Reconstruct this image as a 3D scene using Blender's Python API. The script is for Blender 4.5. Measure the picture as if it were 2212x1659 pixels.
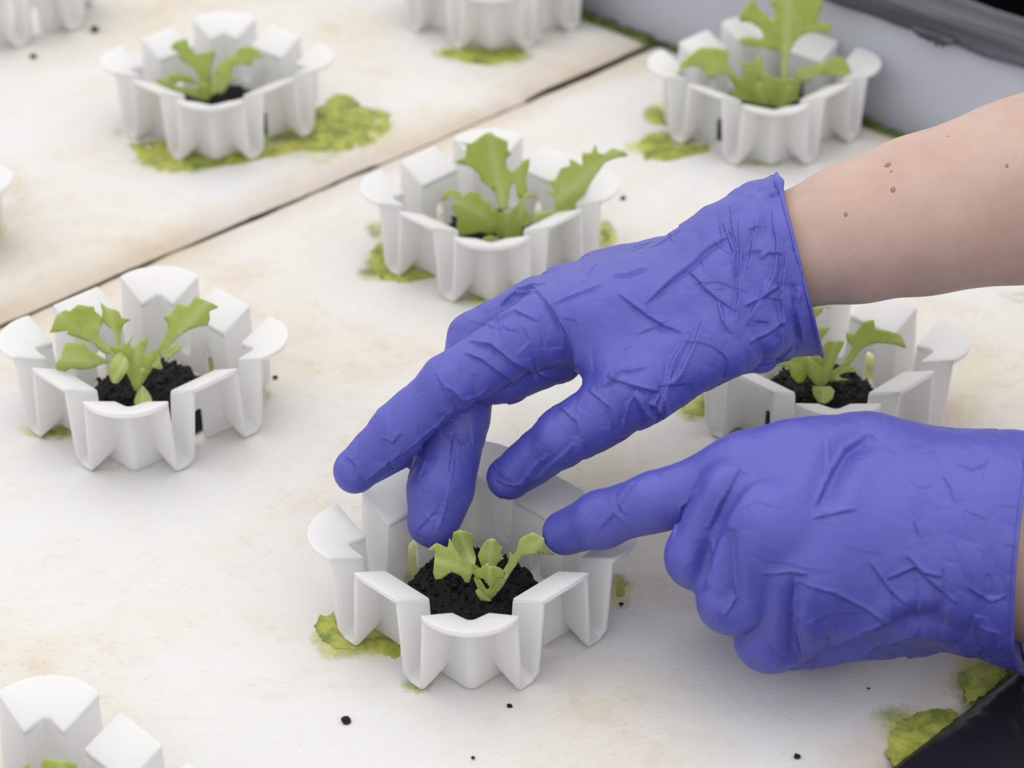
import bpy, bmesh, math, random
import numpy as np
from mathutils import Vector, Matrix, noise
from mathutils.geometry import delaunay_2d_cdt

random.seed(4)
np.random.seed(4)
for o in list(bpy.data.objects):
    bpy.data.objects.remove(o)
scn = bpy.context.scene
COL = scn.collection

# ------------------------------------------------------------------ camera
S = 0.115                                  # metres per collar unit
FPX, TILT, DIST = 5093.18, math.radians(31.8655), 8.1399 * S
W_PX, H_PX = 2212, 1659
FW = np.array([0, math.cos(TILT), -math.sin(TILT)])
UP = np.array([0, math.sin(TILT), math.cos(TILT)])
CAM = -DIST * FW
cam = bpy.data.cameras.new('camera')
cam.sensor_fit = 'HORIZONTAL'
cam.sensor_width = 36.0
cam.lens = 36.0 * FPX / W_PX
cam.clip_start = 0.01
cam.dof.use_dof = True
cam.dof.focus_distance = 0.800
cam.dof.aperture_fstop = 11.5
camo = bpy.data.objects.new('camera', cam)
COL.objects.link(camo)
camo.location = CAM
camo.rotation_euler = (math.pi / 2 - TILT, 0, 0)
scn.camera = camo

# ------------------------------------------------------------------ light
world = bpy.data.worlds.new('overcast_sky')
scn.world = world
world.use_nodes = True
wn, wl = world.node_tree.nodes, world.node_tree.links
wn.clear()
wo = wn.new('ShaderNodeOutputWorld')
bg = wn.new('ShaderNodeBackground')
geo = wn.new('ShaderNodeTexCoord')
sep = wn.new('ShaderNodeSeparateXYZ')
rmp = wn.new('ShaderNodeValToRGB')
rmp.color_ramp.elements[0].position = 0.0
rmp.color_ramp.elements[0].color = (0.60, 0.60, 0.61, 1)
rmp.color_ramp.elements[1].position = 1.0
rmp.color_ramp.elements[1].color = (1.0, 0.995, 1.0, 1)
wl.new(geo.outputs['Generated'], sep.inputs[0])
wl.new(sep.outputs['Z'], rmp.inputs[0])
wl.new(rmp.outputs[0], bg.inputs['Color'])
bg.inputs['Strength'].default_value = 1.0
wl.new(bg.outputs[0], wo.inputs[0])
sun = bpy.data.lights.new('soft_sun', 'SUN')
sun.energy = 0.45
sun.angle = math.radians(70)
sun.color = (1.0, 0.985, 0.96)
suno = bpy.data.objects.new('soft_sun', sun)
COL.objects.link(suno)
suno.rotation_euler = (math.radians(-14), math.radians(-16), 0)
scn.view_settings.view_transform = 'Standard'
scn.view_settings.look = 'None'
scn.view_settings.gamma = 1.0
scn.view_settings.use_curve_mapping = False
scn.view_settings.exposure = 0.66

# ------------------------------------------------------------------ helpers
def ray(u, v):
    return FW + np.array([1.0, 0, 0]) * (u - 1106) / FPX - UP * (v - 829.5) / FPX

def at_z(u, v, z=0.0):
    d = ray(u, v)
    return CAM + (z - CAM[2]) / d[2] * d

def at_y(u, v, y):
    d = ray(u, v)
    return CAM + (y - CAM[1]) / d[1] * d

def px_m(p):                                # metres per pixel at point p
    return float((np.array(p) - CAM) @ FW) / FPX

def project(V):
    V = np.asarray(V) - CAM
    z = V @ FW
    return np.stack([1106 + FPX * V[:, 0] / z, 829.5 - FPX * (V @ UP) / z], 1)

def tag(o, label=None, cat=None, group=None, kind=None):
    if label: o['label'] = label
    if cat: o['category'] = cat
    if group: o['group'] = group
    if kind: o['kind'] = kind
    return o

def empty(name, loc, rz=0.0):
    o = bpy.data.objects.new(name, None)
    o.empty_display_size = 0.02
    o.location = loc
    o.rotation_euler = (0, 0, rz)
    COL.objects.link(o)
    return o

def obj(name, me, mat=None, parent=None, loc=None):
    o = bpy.data.objects.new(name, me)
    COL.objects.link(o)
    if mat and not len(me.materials):
        me.materials.append(mat)
    if loc is not None:
        o.location = loc
    if parent is not None:
        o.parent = parent
    return o

def mesh(name, V, F, smooth=True, angle=None):
    me = bpy.data.meshes.new(name)
    me.from_pydata([tuple(map(float, v)) for v in V], [], [tuple(int(i) for i in f) for f in F])
    me.update()
    if smooth:
        me.polygons.foreach_set('use_smooth', [True] * len(me.polygons))
        if angle is not None:
            me.set_sharp_from_angle(angle=math.radians(angle))
    return me

def attr(me, name, vals):
    a = me.attributes.new(name, 'FLOAT', 'POINT')
    a.data.foreach_set('value', np.asarray(vals, dtype=np.float32))

def fbm(p, sc, o=3):
    return noise.fractal(Vector((p[0] * sc, p[1] * sc, p[2] * sc)), 1.0, 2.0, o)

class NT:
    def __init__(self, name):
        self.m = bpy.data.materials.new(name)
        self.m.use_nodes = True
        self.t = self.m.node_tree
        self.b = self.t.nodes['Principled BSDF']
        self.out = self.t.nodes['Material Output']
    def n(self, typ, **kw):
        nd = self.t.nodes.new(typ)
        for k, v in kw.items():
            if k.startswith('_'):
                setattr(nd, k[1:], v)
            else:
                nd.inputs[k.replace('__', ' ')].default_value = v
        return nd
    def l(self, a, b):
        self.t.links.new(a, b)
    def coord(self, which='Object', scale=(1, 1, 1), rot=(0, 0, 0)):
        tc = self.n('ShaderNodeTexCoord')
        mp = self.n('ShaderNodeMapping')
        mp.inputs['Scale'].default_value = scale
        mp.inputs['Rotation'].default_value = rot
        self.l(tc.outputs[which], mp.inputs[0])
        return mp.outputs[0]
    def noise(self, co, scale, detail=4, rough=0.55, dist=0.0):
        nd = self.n('ShaderNodeTexNoise', Scale=scale, Detail=detail, Roughness=rough, Distortion=dist)
        self.l(co, nd.inputs['Vector'])
        return nd.outputs[0]
    def ramp(self, fac, stops):
        nd = self.n('ShaderNodeValToRGB')
        el = nd.color_ramp.elements
        while len(el) < len(stops):
            el.new(0.5)
        for e, (p, c) in zip(el, stops):
            e.position = p
            e.color = (c, c, c, 1) if not isinstance(c, tuple) else (*c, 1)
        self.l(fac, nd.inputs[0])
        return nd.outputs[0]
    def mix(self, fac, a, b):
        nd = self.n('ShaderNodeMix', _data_type='RGBA')
        for sock, v in ((nd.inputs[0], fac), (nd.inputs[6], a), (nd.inputs[7], b)):
            if isinstance(v, (int, float)):
                sock.default_value = v
            elif isinstance(v, tuple):
                sock.default_value = (*v, 1)
            else:
                self.l(v, sock)
        return nd.outputs[2]
    def math(self, op, a, b=0.0, clamp=False):
        nd = self.n('ShaderNodeMath', _operation=op, _use_clamp=clamp)
        for i, v in enumerate((a, b)):
            if isinstance(v, (int, float)):
                nd.inputs[i].default_value = v
            else:
                self.l(v, nd.inputs[i])
        return nd.outputs[0]
    def attr(self, name):
        nd = self.n('ShaderNodeAttribute')
        nd.attribute_name = name
        return nd.outputs['Fac']
    def bump(self, h, strength=0.3, dist=0.001):
        nd = self.n('ShaderNodeBump', Strength=strength, Distance=dist)
        self.l(h, nd.inputs['Height'])
        self.l(nd.outputs[0], self.b.inputs['Normal'])
        return nd.outputs[0]
    def base(self, c):
        if isinstance(c, tuple):
            self.b.inputs['Base Color'].default_value = (*c, 1)
        else:
            self.l(c, self.b.inputs['Base Color'])
    def translucent(self, col, fac):
        tr = self.n('ShaderNodeBsdfTranslucent')
        if isinstance(col, tuple):
            tr.inputs[0].default_value = (*col, 1)
        else:
            self.l(col, tr.inputs[0])
        mx = self.n('ShaderNodeMixShader')
        mx.inputs[0].default_value = fac
        self.l(self.b.outputs[0], mx.inputs[1])
        self.l(tr.outputs[0], mx.inputs[2])
        self.l(mx.outputs[0], self.out.inputs[0])
    def set(self, **kw):
        for k, v in kw.items():
            self.b.inputs[k.replace('__', ' ')].default_value = v
        return self

def srgb(r, g, b):
    f = lambda c: (c / 255 / 12.92) if c / 255 <= 0.04045 else ((c / 255 + 0.055) / 1.055) ** 2.4
    return (f(r), f(g), f(b))

# ------------------------------------------------------------------ materials
def mat_board():
    n = NT('foam_board')
    co = n.coord()
    big = n.noise(co, 9.0, 4, 0.6, 0.6)
    tan = n.ramp(big, [(0.41, 0.0), (0.68, 1.0)])
    mid = n.noise(co, 38.0, 5, 0.65, 0.4)
    midm = n.ramp(mid, [(0.5, 0.0), (0.75, 1.0)])
    col = n.mix(n.math('MULTIPLY', tan, 0.70), (0.60, 0.592, 0.582), (0.56, 0.505, 0.395))
    col = n.mix(n.math('MULTIPLY', n.math('MULTIPLY', midm, tan), 0.55), col, (0.50, 0.36, 0.23))
    spots = n.noise(co, 260.0, 3, 0.6)
    sp = n.ramp(spots, [(0.67, 0.0), (0.76, 1.0)])
    col = n.mix(n.math('MULTIPLY', sp, 0.22), col, (0.36, 0.26, 0.18))
    sco = n.coord(scale=(1, 4.0, 1), rot=(0, 0, -0.7))
    scr = n.ramp(n.noise(sco, 190.0, 4, 0.7, 0.6), [(0.58, 0.0), (0.70, 1.0)])
    col = n.mix(n.math('MULTIPLY', scr, n.math('ADD', n.math('MULTIPLY', tan, 0.40), 0.16)), col, (0.36, 0.27, 0.20))
    vein = n.ramp(n.noise(co, 75.0, 6, 0.75, 1.2), [(0.52, 0.0), (0.66, 1.0)])
    col = n.mix(n.math('MULTIPLY', vein, n.math('ADD', n.math('MULTIPLY', tan, 0.28), 0.06)), col, (0.42, 0.33, 0.24))
    edge = n.attr('tan')
    em = n.math('MULTIPLY', edge, n.ramp(n.noise(co, 30, 4, 0.6), [(0.25, 0.35), (0.7, 1.0)]))
    col = n.mix(n.math('MULTIPLY', em, 0.8), col, (0.43, 0.335, 0.24))
    al = n.attr('algae')
    fine = n.noise(co, 170.0, 5, 0.7)
    m = n.ramp(n.math('ADD', al, n.math('MULTIPLY', n.math('SUBTRACT', fine, 0.5), 0.9)),
               [(0.40, 0.0), (0.80, 1.0)])
    blot = n.noise(co, 60.0, 4, 0.6)
    green = n.mix(n.ramp(blot, [(0.4, 0.0), (0.6, 1.0)]), (0.16, 0.20, 0.03), (0.42, 0.43, 0.08))
    col = n.mix(n.math('MULTIPLY', m, 0.85), col, green)
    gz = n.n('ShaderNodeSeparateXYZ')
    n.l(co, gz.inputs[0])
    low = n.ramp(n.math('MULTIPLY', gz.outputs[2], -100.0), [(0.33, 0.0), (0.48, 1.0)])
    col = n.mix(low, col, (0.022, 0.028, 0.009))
    n.base(col)
    n.set(Roughness=0.75)
    n.b.inputs['Specular IOR Level'].default_value = 0.25
    st = n.coord(scale=(1, 1.8, 1), rot=(0, 0, 0.9))
    h = n.math('ADD', n.math('MULTIPLY', n.noise(st, 320.0, 4, 0.7), 0.6), n.noise(co, 45.0, 4, 0.6))
    n.bump(h, 0.28, 0.0010)
    return n.m

def mat_algae():
    n = NT('algae_mat')
    co = n.coord()
    a = n.ramp(n.noise(co, 95.0, 7, 0.72, 0.6), [(0.40, 0.0), (0.60, 1.0)])
    col = n.mix(a, (0.13, 0.17, 0.018), (0.38, 0.40, 0.055))
    b = n.ramp(n.noise(co, 40.0, 3, 0.5), [(0.5, 0.0), (0.72, 1.0)])
    col = n.mix(n.math('MULTIPLY', b, 0.7), col, (0.48, 0.46, 0.12))
    n.base(col)
    n.set(Roughness=0.6)
    n.bump(n.noise(co, 420.0, 4, 0.7), 0.6, 0.0008)
    return n.m

def mat_moss():
    n = NT('dark_moss')
    co = n.coord()
    col = n.mix(n.ramp(n.noise(co, 120.0, 4, 0.6), [(0.35, 0.0), (0.7, 1.0)]), (0.02, 0.03, 0.008), (0.14, 0.18, 0.03))
    n.base(col)
    n.set(Roughness=0.8)
    n.bump(n.noise(co, 500.0, 3, 0.7), 0.8, 0.001)
    return n.m

def mat_plastic():
    n = NT('white_plastic')
    co = n.coord()
    n.base((0.80, 0.797, 0.805))
    n.set(Roughness=0.42)
    n.b.inputs['Specular IOR Level'].default_value = 0.4
    n.bump(n.noise(co, 900.0, 2, 0.5), 0.04, 0.0004)
    n.translucent((0.90, 0.89, 0.87), 0.44)
    return n.m

def mat_soil():
    n = NT('black_potting_soil')
    co = n.coord()
    c = n.ramp(n.noise(co, 700.0, 4, 0.7), [(0.35, (0.0015, 0.0015, 0.002)), (0.8, (0.012, 0.0115, 0.012))])
    n.base(c)
    n.set(Roughness=0.6)
    n.b.inputs['Specular IOR Level'].default_value = 0.3
    n.bump(n.noise(co, 1400.0, 4, 0.7), 0.8, 0.001)
    return n.m

def mat_leaf():
    n = NT('lettuce_leaf')
    co = n.coord()
    mid = n.attr('rib')
    v = n.noise(co, 220.0, 4, 0.6, 0.8)
    col = n.mix(n.ramp(v, [(0.3, 0.0), (0.7, 1.0)]), (0.39, 0.475, 0.115), (0.52, 0.59, 0.215))
    pale = n.ramp(mid, [(0.0, 1.0), (1.0, 0.0)])
    col = n.mix(n.math('MULTIPLY', pale, 0.8), col, (0.66, 0.71, 0.38))
    n.base(col)
    n.set(Roughness=0.45)
    vo = n.n('ShaderNodeTexVoronoi', Scale=330.0)
    vo.feature = 'DISTANCE_TO_EDGE'
    n.l(co, vo.inputs['Vector'])
    n.bump(n.math('ADD', n.math('MULTIPLY', vo.outputs[0], 0.8), v), 0.25, 0.0008)
    n.translucent((0.62, 0.71, 0.16), 0.43)
    return n.m

def mat_glove():
    n = NT('violet_blue_nitrile')
    co = n.coord()
    v = n.noise(co, 40.0, 3, 0.5)
    n.base(n.mix(v, (0.056, 0.060, 0.325), (0.068, 0.072, 0.37)))
    n.set(Roughness=0.44)
    n.b.inputs['Specular IOR Level'].default_value = 0.5
    w = n.noise(co, 150.0, 3, 0.55, 1.6)
    n.bump(n.math('ADD', n.math('MULTIPLY', n.noise(co, 1500.0, 2, 0.5), 0.05), w), 0.22, 0.0011)
    return n.m

def mat_skin():
    n = NT('skin')
    co = n.coord()
    v = n.noise(co, 60.0, 4, 0.6)
    c = n.mix(n.ramp(v, [(0.3, 0.0), (0.7, 1.0)]), (0.40, 0.265, 0.215), (0.455, 0.32, 0.265))
    p = n.ramp(n.noise(co, 420.0, 2, 0.5), [(0.68, 0.0), (0.78, 1.0)])
    c = n.mix(n.math('MULTIPLY', p, 0.15), c, (0.45, 0.22, 0.17))
    n.base(c)
    n.set(Roughness=0.5)
    n.b.inputs['Subsurface Weight'].default_value = 0.12
    n.b.inputs['Subsurface Radius'].default_value = (0.004, 0.0015, 0.0008)
    n.b.inputs['Subsurface Scale'].default_value = 1.0
    n.bump(n.math('ADD', n.noise(co, 1700.0, 3, 0.6), n.noise(co, 260.0, 3, 0.6)), 0.12, 0.0006)
    return n.m

def simple(name, c, rough=0.5, spec=0.4, bump=None):
    n = NT(name)
    n.base(c)
    n.set(Roughness=rough)
    n.b.inputs['Specular IOR Level'].default_value = spec
    if bump:
        n.bump(n.noise(n.coord(), bump[0], 4, 0.6), bump[1], bump[2])
    return n.m

def mat_tank():
    n = NT('grey_tank_panel')
    co = n.coord(scale=(1, 1, 5))
    v = n.noise(co, 12.0, 4, 0.6)
    n.base(n.mix(v, (0.38, 0.395, 0.46), (0.46, 0.475, 0.53)))
    n.set(Roughness=0.4)
    return n.m

def mat_rim():
    n = NT('weathered_black_rim')
    c0 = n.coord(rot=(0, 0, math.radians(45)))
    mp = n.n('ShaderNodeMapping')
    mp.inputs['Scale'].default_value = (9, 260, 160)
    n.l(c0, mp.inputs[0])
    v = n.noise(mp.outputs[0], 1.0, 5, 0.65)
    n.base(n.ramp(v, [(0.35, (0.012, 0.012, 0.018)), (0.55, (0.045, 0.045, 0.062)), (0.78, (0.12, 0.12, 0.15))]))
    n.set(Roughness=0.55)
    n.bump(v, 0.4, 0.002)
    return n.m

def mat_liner():
    n = NT('black_liner_film')
    co = n.coord(scale=(14, 5, 14), rot=(0, 0, 0.35))
    v = n.noise(co, 2.2, 3, 0.5, 0.8)
    n.base((0.012, 0.011, 0.016))
    n.set(Roughness=0.36)
    n.b.inputs['Specular IOR Level'].default_value = 0.3
    n.bump(v, 0.5, 0.012)
    return n.m

M = dict(board=mat_board(), algae=mat_algae(), moss=mat_moss(), plastic=mat_plastic(), soil=mat_soil(),
         leaf=mat_leaf(), glove=mat_glove(), skin=mat_skin(), tank=mat_tank(), rim=mat_rim(), liner=mat_liner(),
         mole=simple('mole', (0.30, 0.15, 0.11), 0.5, 0.3),
         dark=simple('dark_ground', (0.0015, 0.0015, 0.002), 1.0, 0.0))

# ------------------------------------------------------------------ setting
R2 = math.sqrt(0.5)
def pq(p, q, z=0.0):                        # p runs along the seam, q across the boards
    return np.array([(p - q) * R2, (p + q) * R2, z])
def to_pq(P):
    return (P[0] + P[1]) * R2, (P[1] - P[0]) * R2
Q_SEAM, Q_NEAR, P_WALL = 0.1848, -0.2462, 0.2984

me = mesh('floor', [(-3, -2, -0.5), (3, -2, -0.5), (3, 4, -0.5), (-3, 4, -0.5)], [(0, 1, 2, 3)], False)
tag(obj('floor', me, M['dark']), kind='structure')

def box_pq(p0, p1, q0, q1, z0, z1, bev=0.0, seg=3):
    bm = bmesh.new()
    c = [bm.verts.new(pq(p, q, z)) for p in (p0, p1) for q in (q0, q1) for z in (z0, z1)]
    for f in ((0, 1, 3, 2), (4, 6, 7, 5), (0, 4, 5, 1), (2, 3, 7, 6), (0, 2, 6, 4), (1, 5, 7, 3)):
        bm.faces.new([c[i] for i in f])
    bmesh.ops.recalc_face_normals(bm, faces=bm.faces)
    if bev:
        bmesh.ops.bevel(bm, geom=list(bm.edges), offset=bev, segments=seg, affect='EDGES', profile=0.5)
    me = bpy.data.meshes.new('box')
    bm.to_mesh(me)
    bm.free()
    me.polygons.foreach_set('use_smooth', [True] * len(me.polygons))
    me.set_sharp_from_angle(angle=math.radians(40))
    return me

tag(obj('wall_right', box_pq(P_WALL, P_WALL + 0.012, -0.45, 0.75, -0.12, 0.0585, 0.001), M['tank']), kind='structure')
def rim_mesh():
    V, F = [], []
    prof = [(-0.004, 0.052), (-0.0045, 0.0585), (-0.002, 0.0625), (0.004, 0.064), (0.010, 0.0635), (0.015, 0.0650),
            (0.021, 0.064), (0.024, 0.058), (0.025, 0.02), (0.025, -0.12)]
    qs = np.linspace(-0.45, 0.75, 160)
    for q in qs:
        for i, (a, z) in enumerate(prof):
            w = 0.0010 * noise.noise(Vector((q * 40, i * 0.7, 0))) + 0.0016 * noise.noise(Vector((q * 14, i * 0.3, 5)))
            V.append(pq(P_WALL + a + w * 0.4, q, z + w))
    k = len(prof)
    for i in range(len(qs) - 1):
        for j in range(k - 1):
            F.append((i * k + j, (i + 1) * k + j, (i + 1) * k + j + 1, i * k + j + 1))
    return mesh('rim', V, F, True, 60)
tag(obj('trim_1', rim_mesh(), M['rim']), kind='structure')
def torn_mesh():
    qa, qb = to_pq(at_z(1965, 60, 0.055))[1], to_pq(at_z(2075, 85, 0.055))[1]
    V, F = [], []
    for i in range(13):
        t = i / 12
        q = qa + (qb - qa) * t
        h = 0.0065 * math.sin(math.pi * t) ** 0.7 * (0.6 + 0.6 * abs(noise.noise(Vector((t * 6, 1, 2)))))
        V += [pq(P_WALL - 0.0052, q, 0.0555), pq(P_WALL - 0.0050 - 0.001 * math.sin(t * 9), q + 0.001, 0.0545 - h)]
    for i in range(12):
        F.append((2 * i, 2 * i + 1, 2 * i + 3, 2 * i + 2))
    return mesh('torn', V, F)
o = obj('torn_flap', torn_mesh(), M['rim'], bpy.data.objects['trim_1'])
o.modifiers.new('s', 'SOLIDIFY').thickness = 0.0006

def liner_mesh():
    V, F = [], []
    prof = [(0.0, -0.06), (0.0, -0.004), (-0.0006, 0.0005), (-0.003, 0.0022)] + [(-0.006 - 0.008 * i, 0.0026) for i in range(30)]
    ps = np.linspace(-0.5, P_WALL - 0.012, 140)
    for p in ps:
        for i, (a, z) in enumerate(prof):
            w = 0.0
            if i > 3:
                w = 0.0016 * noise.noise(Vector((p * 30, a * 22, 3))) * min(1, (i - 3) / 4)
            V.append(pq(p, Q_NEAR + a + 0.0006 * noise.noise(Vector((p * 25, 0, 9))), z + w))
    k = len(prof)
    for i in range(len(ps) - 1):
        for j in range(k - 1):
            F.append((i * k + j, i * k + j + 1, (i + 1) * k + j + 1, (i + 1) * k + j))
    return mesh('liner', V, F)
tag(obj('trim_2', liner_mesh(), M['liner']), kind='structure')

# algae growing on the boards: (pixel centre, pixel radii, angle, strength)
BLOBS = [(895, 1212, 34, 46, 0, 1.1), (1870, 790, 34, 40, 0, 1.1), (1648, 790, 28, 36, 0, 1.0), (968, 462, 20, 24, 0, 1.0), (452, 792, 22, 28, 0, 1.0), (640, 280, 230, 80, -8, 1.0), (390, 340, 130, 50, 0, 1.0), (255, 285, 22, 20, 0, .6), (770, 1375, 110, 50, 25, .95), (905, 1480, 45, 22, 0, .8),
         (1335, 1270, 42, 46, 0, .75), (1240, 1375, 28, 12, 0, .5), (850, 565, 85, 62, 20, 1.0), (820, 500, 40, 30, 0, .8), (1060, 645, 120, 26, 0, .8),
         (1310, 510, 28, 44, 0, .9), (1430, 310, 88, 42, 0, 1.0), (1415, 245, 42, 36, 0, .8), (1640, 352, 70, 14, 0, .8),
         (1500, 880, 55, 36, 0, .9), (1600, 935, 80, 22, 0, .9), (120, 932, 90, 22, 0, .85), (578, 855, 16, 44, 0, .6), (250, 1012, 80, 14, 0, .55),
         (1045, 118, 120, 36, 0, .9), (0, 492, 24, 14, 0, .8), (2185, 640, 60, 34, 0, .55), (1980, 1590, 90, 66, -35, 1.0), (2140, 1480, 100, 60, -35, 1.0),
         (180, 36, 24, 14, 0, .5), (2075, 925, 16, 20, 0, .4), (700, 285, 130, 90, 0, .9)]
BW = []
for (u, v, ru, rv, an, st) in BLOBS:
    c = at_z(u, v)
    k = px_m(c)
    BW.append((c[0], c[1], ru * k, rv * k / 0.55, math.radians(-an), st))

def board_mesh(q0, q1, p0, p1, edge_q0, edge_q1, step=0.0032):
    nq, npp = int((q1 - q0) / step), int((p1 - p0) / step)
    V, F = [], []
    al, tn = [], []
    for i in range(npp + 1):
        for j in range(nq + 1):
            p = p0 + (p1 - p0) * i / npp
            a, b = q0 + edge_q0(p), q1 + edge_q1(p)
            q = a + (b - a) * j / nq
            if i == npp:
                p += 0.0035 * noise.noise(Vector((q * 30, 4, 0))) + 0.002 * noise.noise(Vector((q * 140, 4, 0)))
            P = pq(p, q)
            dq = min(q - a, b - q)
            dp = p1 - p
            d = min(dq, dp)
            z = 0.0006 * noise.noise(Vector((P[0] * 22, P[1] * 22, 0)))
            if d < 0.010:
                z -= 0.0032 * (1 - d / 0.010) ** 2
            tn.append(max(0.0, 1 - dq / 0.022) if d == dq else max(0.0, 1 - dp / 0.014))
            m = 0.0
            for (x, y, rx, ry, an, st) in BW:
                dx, dy = P[0] - x, P[1] - y
                if abs(dx) > 2 * max(rx, ry) or abs(dy) > 2 * max(rx, ry):
                    continue
                ca, sa = math.cos(an), math.sin(an)
                ex, ey = (dx * ca + dy * sa) / rx, (-dx * sa + dy * ca) / ry
                r = math.hypot(ex, ey) + 0.35 * noise.noise(Vector((P[0] * 70, P[1] * 70, 7)))
                m = max(m, st * min(1, max(0, (1.30 - r) / 0.75)))
            al.append(m * 0.9)
            V.append((P[0], P[1], z))
    w = nq + 1
    for i in range(npp):
        for j in range(nq):
            F.append((i * w + j, (i + 1) * w + j, (i + 1) * w + j + 1, i * w + j + 1))
    # skirt round the edge
    ringi = [i * w for i in range(npp + 1)] + [npp * w + j for j in range(1, w)] + \
            [i * w + nq for i in range(npp - 1, -1, -1)] + [j for j in range(nq - 1, 0, -1)]
    base = len(V)
    for i in ringi:
        V.append((V[i][0], V[i][1], -0.03)); al.append(0.35); tn.append(1.0)
    r = len(ringi)
    for i in range(r):
        F.append((ringi[i], base + i, base + (i + 1) % r, ringi[(i + 1) % r]))
    F.append([base + i for i in range(r)])
    me = mesh('board', V, F, True, 50)
    bm = bmesh.new(); bm.from_mesh(me); bmesh.ops.recalc_face_normals(bm, faces=bm.faces); bm.to_mesh(me); bm.free()
    attr(me, 'algae', al)
    attr(me, 'tan', tn)
    return me

def seam_gap(p):
    n1 = noise.noise(Vector((p * 26, 0, 0)))
    g = 0.0027 + 0.0012 * n1 + 0.0006 * noise.noise(Vector((p * 160, 0, 2)))
    pa = to_pq(at_z(1150, 215))[0]
    pb = to_pq(at_z(820, 350))[0]
    if p > pa:
        g += 0.0024 * min(1, (p - pa) / 0.02)
    elif p > pb:
        g = 0.0010 + 0.0008 * noise.noise(Vector((p * 160, 0, 2)))
    return max(0.0002, g)

P_END = P_WALL - 0.007
near = obj('raft_board', board_mesh(Q_NEAR + 0.0008, Q_SEAM, -0.42, P_END, lambda p: 0, lambda p: -0.0004 + 0.0012 * noise.noise(Vector((p * 60, 3, 0)))), M['board'])
tag(near, 'stained white foam raft board in the foreground carrying the collar between the gloves', 'board', 'floating foam raft boards')
far = obj('raft_board', board_mesh(Q_SEAM, 0.60, -0.30, P_END - 0.002, seam_gap, lambda p: 0, 0.0045), M['board'])
tag(far, 'stained white foam raft board beyond the dark mossy seam', 'board', 'floating foam raft boards')

def strip_mesh(a, b, width, z, n=160, amp=0.004, seed=0):
    V, F = [], []
    a, b = np.array(a), np.array(b)
    d = (b - a) / np.linalg.norm(b - a)
    s = np.array([-d[1], d[0], 0])
    for i in range(n + 1):
        c = a + (b - a) * i / n
        for j in range(7):
            t = j / 6 - 0.5
            w = width * (1 + 0.6 * noise.noise(Vector((i * 0.25, j, seed))))
            V.append(c + s * t * w + np.array([0, 0, z + amp * noise.noise(Vector((i * 0.35, j * 0.9, seed + 3))) - amp * 3 * t * t]))
    for i in range(n):
        for j in range(6):
            F.append((i * 7 + j, i * 7 + j + 1, (i + 1) * 7 + j + 1, (i + 1) * 7 + j))
    return mesh('strip', V, F)
tag(obj('moss_strip', strip_mesh(pq(-0.40, Q_SEAM + 0.001), pq(P_END, Q_SEAM + 0.002), 0.007, -0.0105), M['moss'], near), kind='stuff')
tag(obj('moss_strip', strip_mesh(pq(P_WALL - 0.0045, -0.24), pq(P_WALL - 0.0045, Q_SEAM), 0.009, -0.0015, amp=0.003, seed=4), M['moss'], near), kind='stuff')
tag(obj('moss_strip', strip_mesh(pq(P_WALL - 0.0055, Q_SEAM), pq(P_WALL - 0.0055, 0.55), 0.012, -0.001, amp=0.004, seed=8), M['moss'], far), kind='stuff')

def patch_mesh(poly, h=0.0012, seed=0):
    pts = [at_z(u, v) for u, v in poly]
    out = []
    n = len(pts)
    for i in range(n):
        a, b = pts[i], pts[(i + 1) % n]
        L = np.linalg.norm(b - a)
        k = max(1, int(L / 0.0007))
        for j in range(k):
            q = a + (b - a) * j / k
            nn = 0.0016 * noise.noise(Vector((q[0] * 160, q[1] * 160, seed))) + 0.0013 * noise.noise(Vector((q[0] * 480, q[1] * 480, seed)))
            nx = 0.0016 * noise.noise(Vector((q[0] * 160, q[1] * 160, seed + 9))) + 0.0013 * noise.noise(Vector((q[0] * 480, q[1] * 480, seed + 5)))
            out.append((q[0] + nn, q[1] + nx))
    P = np.array(out)
    lo, hi = P.min(0), P.max(0)
    ins = []
    st = 0.0016
    for x in np.arange(lo[0], hi[0], st):
        for y in np.arange(lo[1], hi[1], st):
            ins.append((x + random.uniform(-.3, .3) * st, y + random.uniform(-.3, .3) * st))
    m = len(out)
    verts = [Vector(v) for v in out + ins]
    r = delaunay_2d_cdt(verts, [(i, (i + 1) % m) for i in range(m)], [], 1, 1e-7)
    V2, F2 = r[0], r[2]
    used = sorted({i for f in F2 for i in f})
    mp = {k: i for i, k in enumerate(used)}
    V = []
    for k in used:
        v = V2[k]
        d = float(np.sqrt(((P - np.array([v.x, v.y])) ** 2).sum(1)).min())
        z = -0.0002 + 0.42 * h * (1.1 + noise.noise(Vector((v.x * 130, v.y * 130, seed))) + 0.8 * noise.noise(Vector((v.x * 420, v.y * 420, seed)))) * min(1, d / 0.002)
        V.append((v.x, v.y, z))
    me = mesh('patch', V, [[mp[i] for i in f] for f in F2])
    return me

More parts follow.
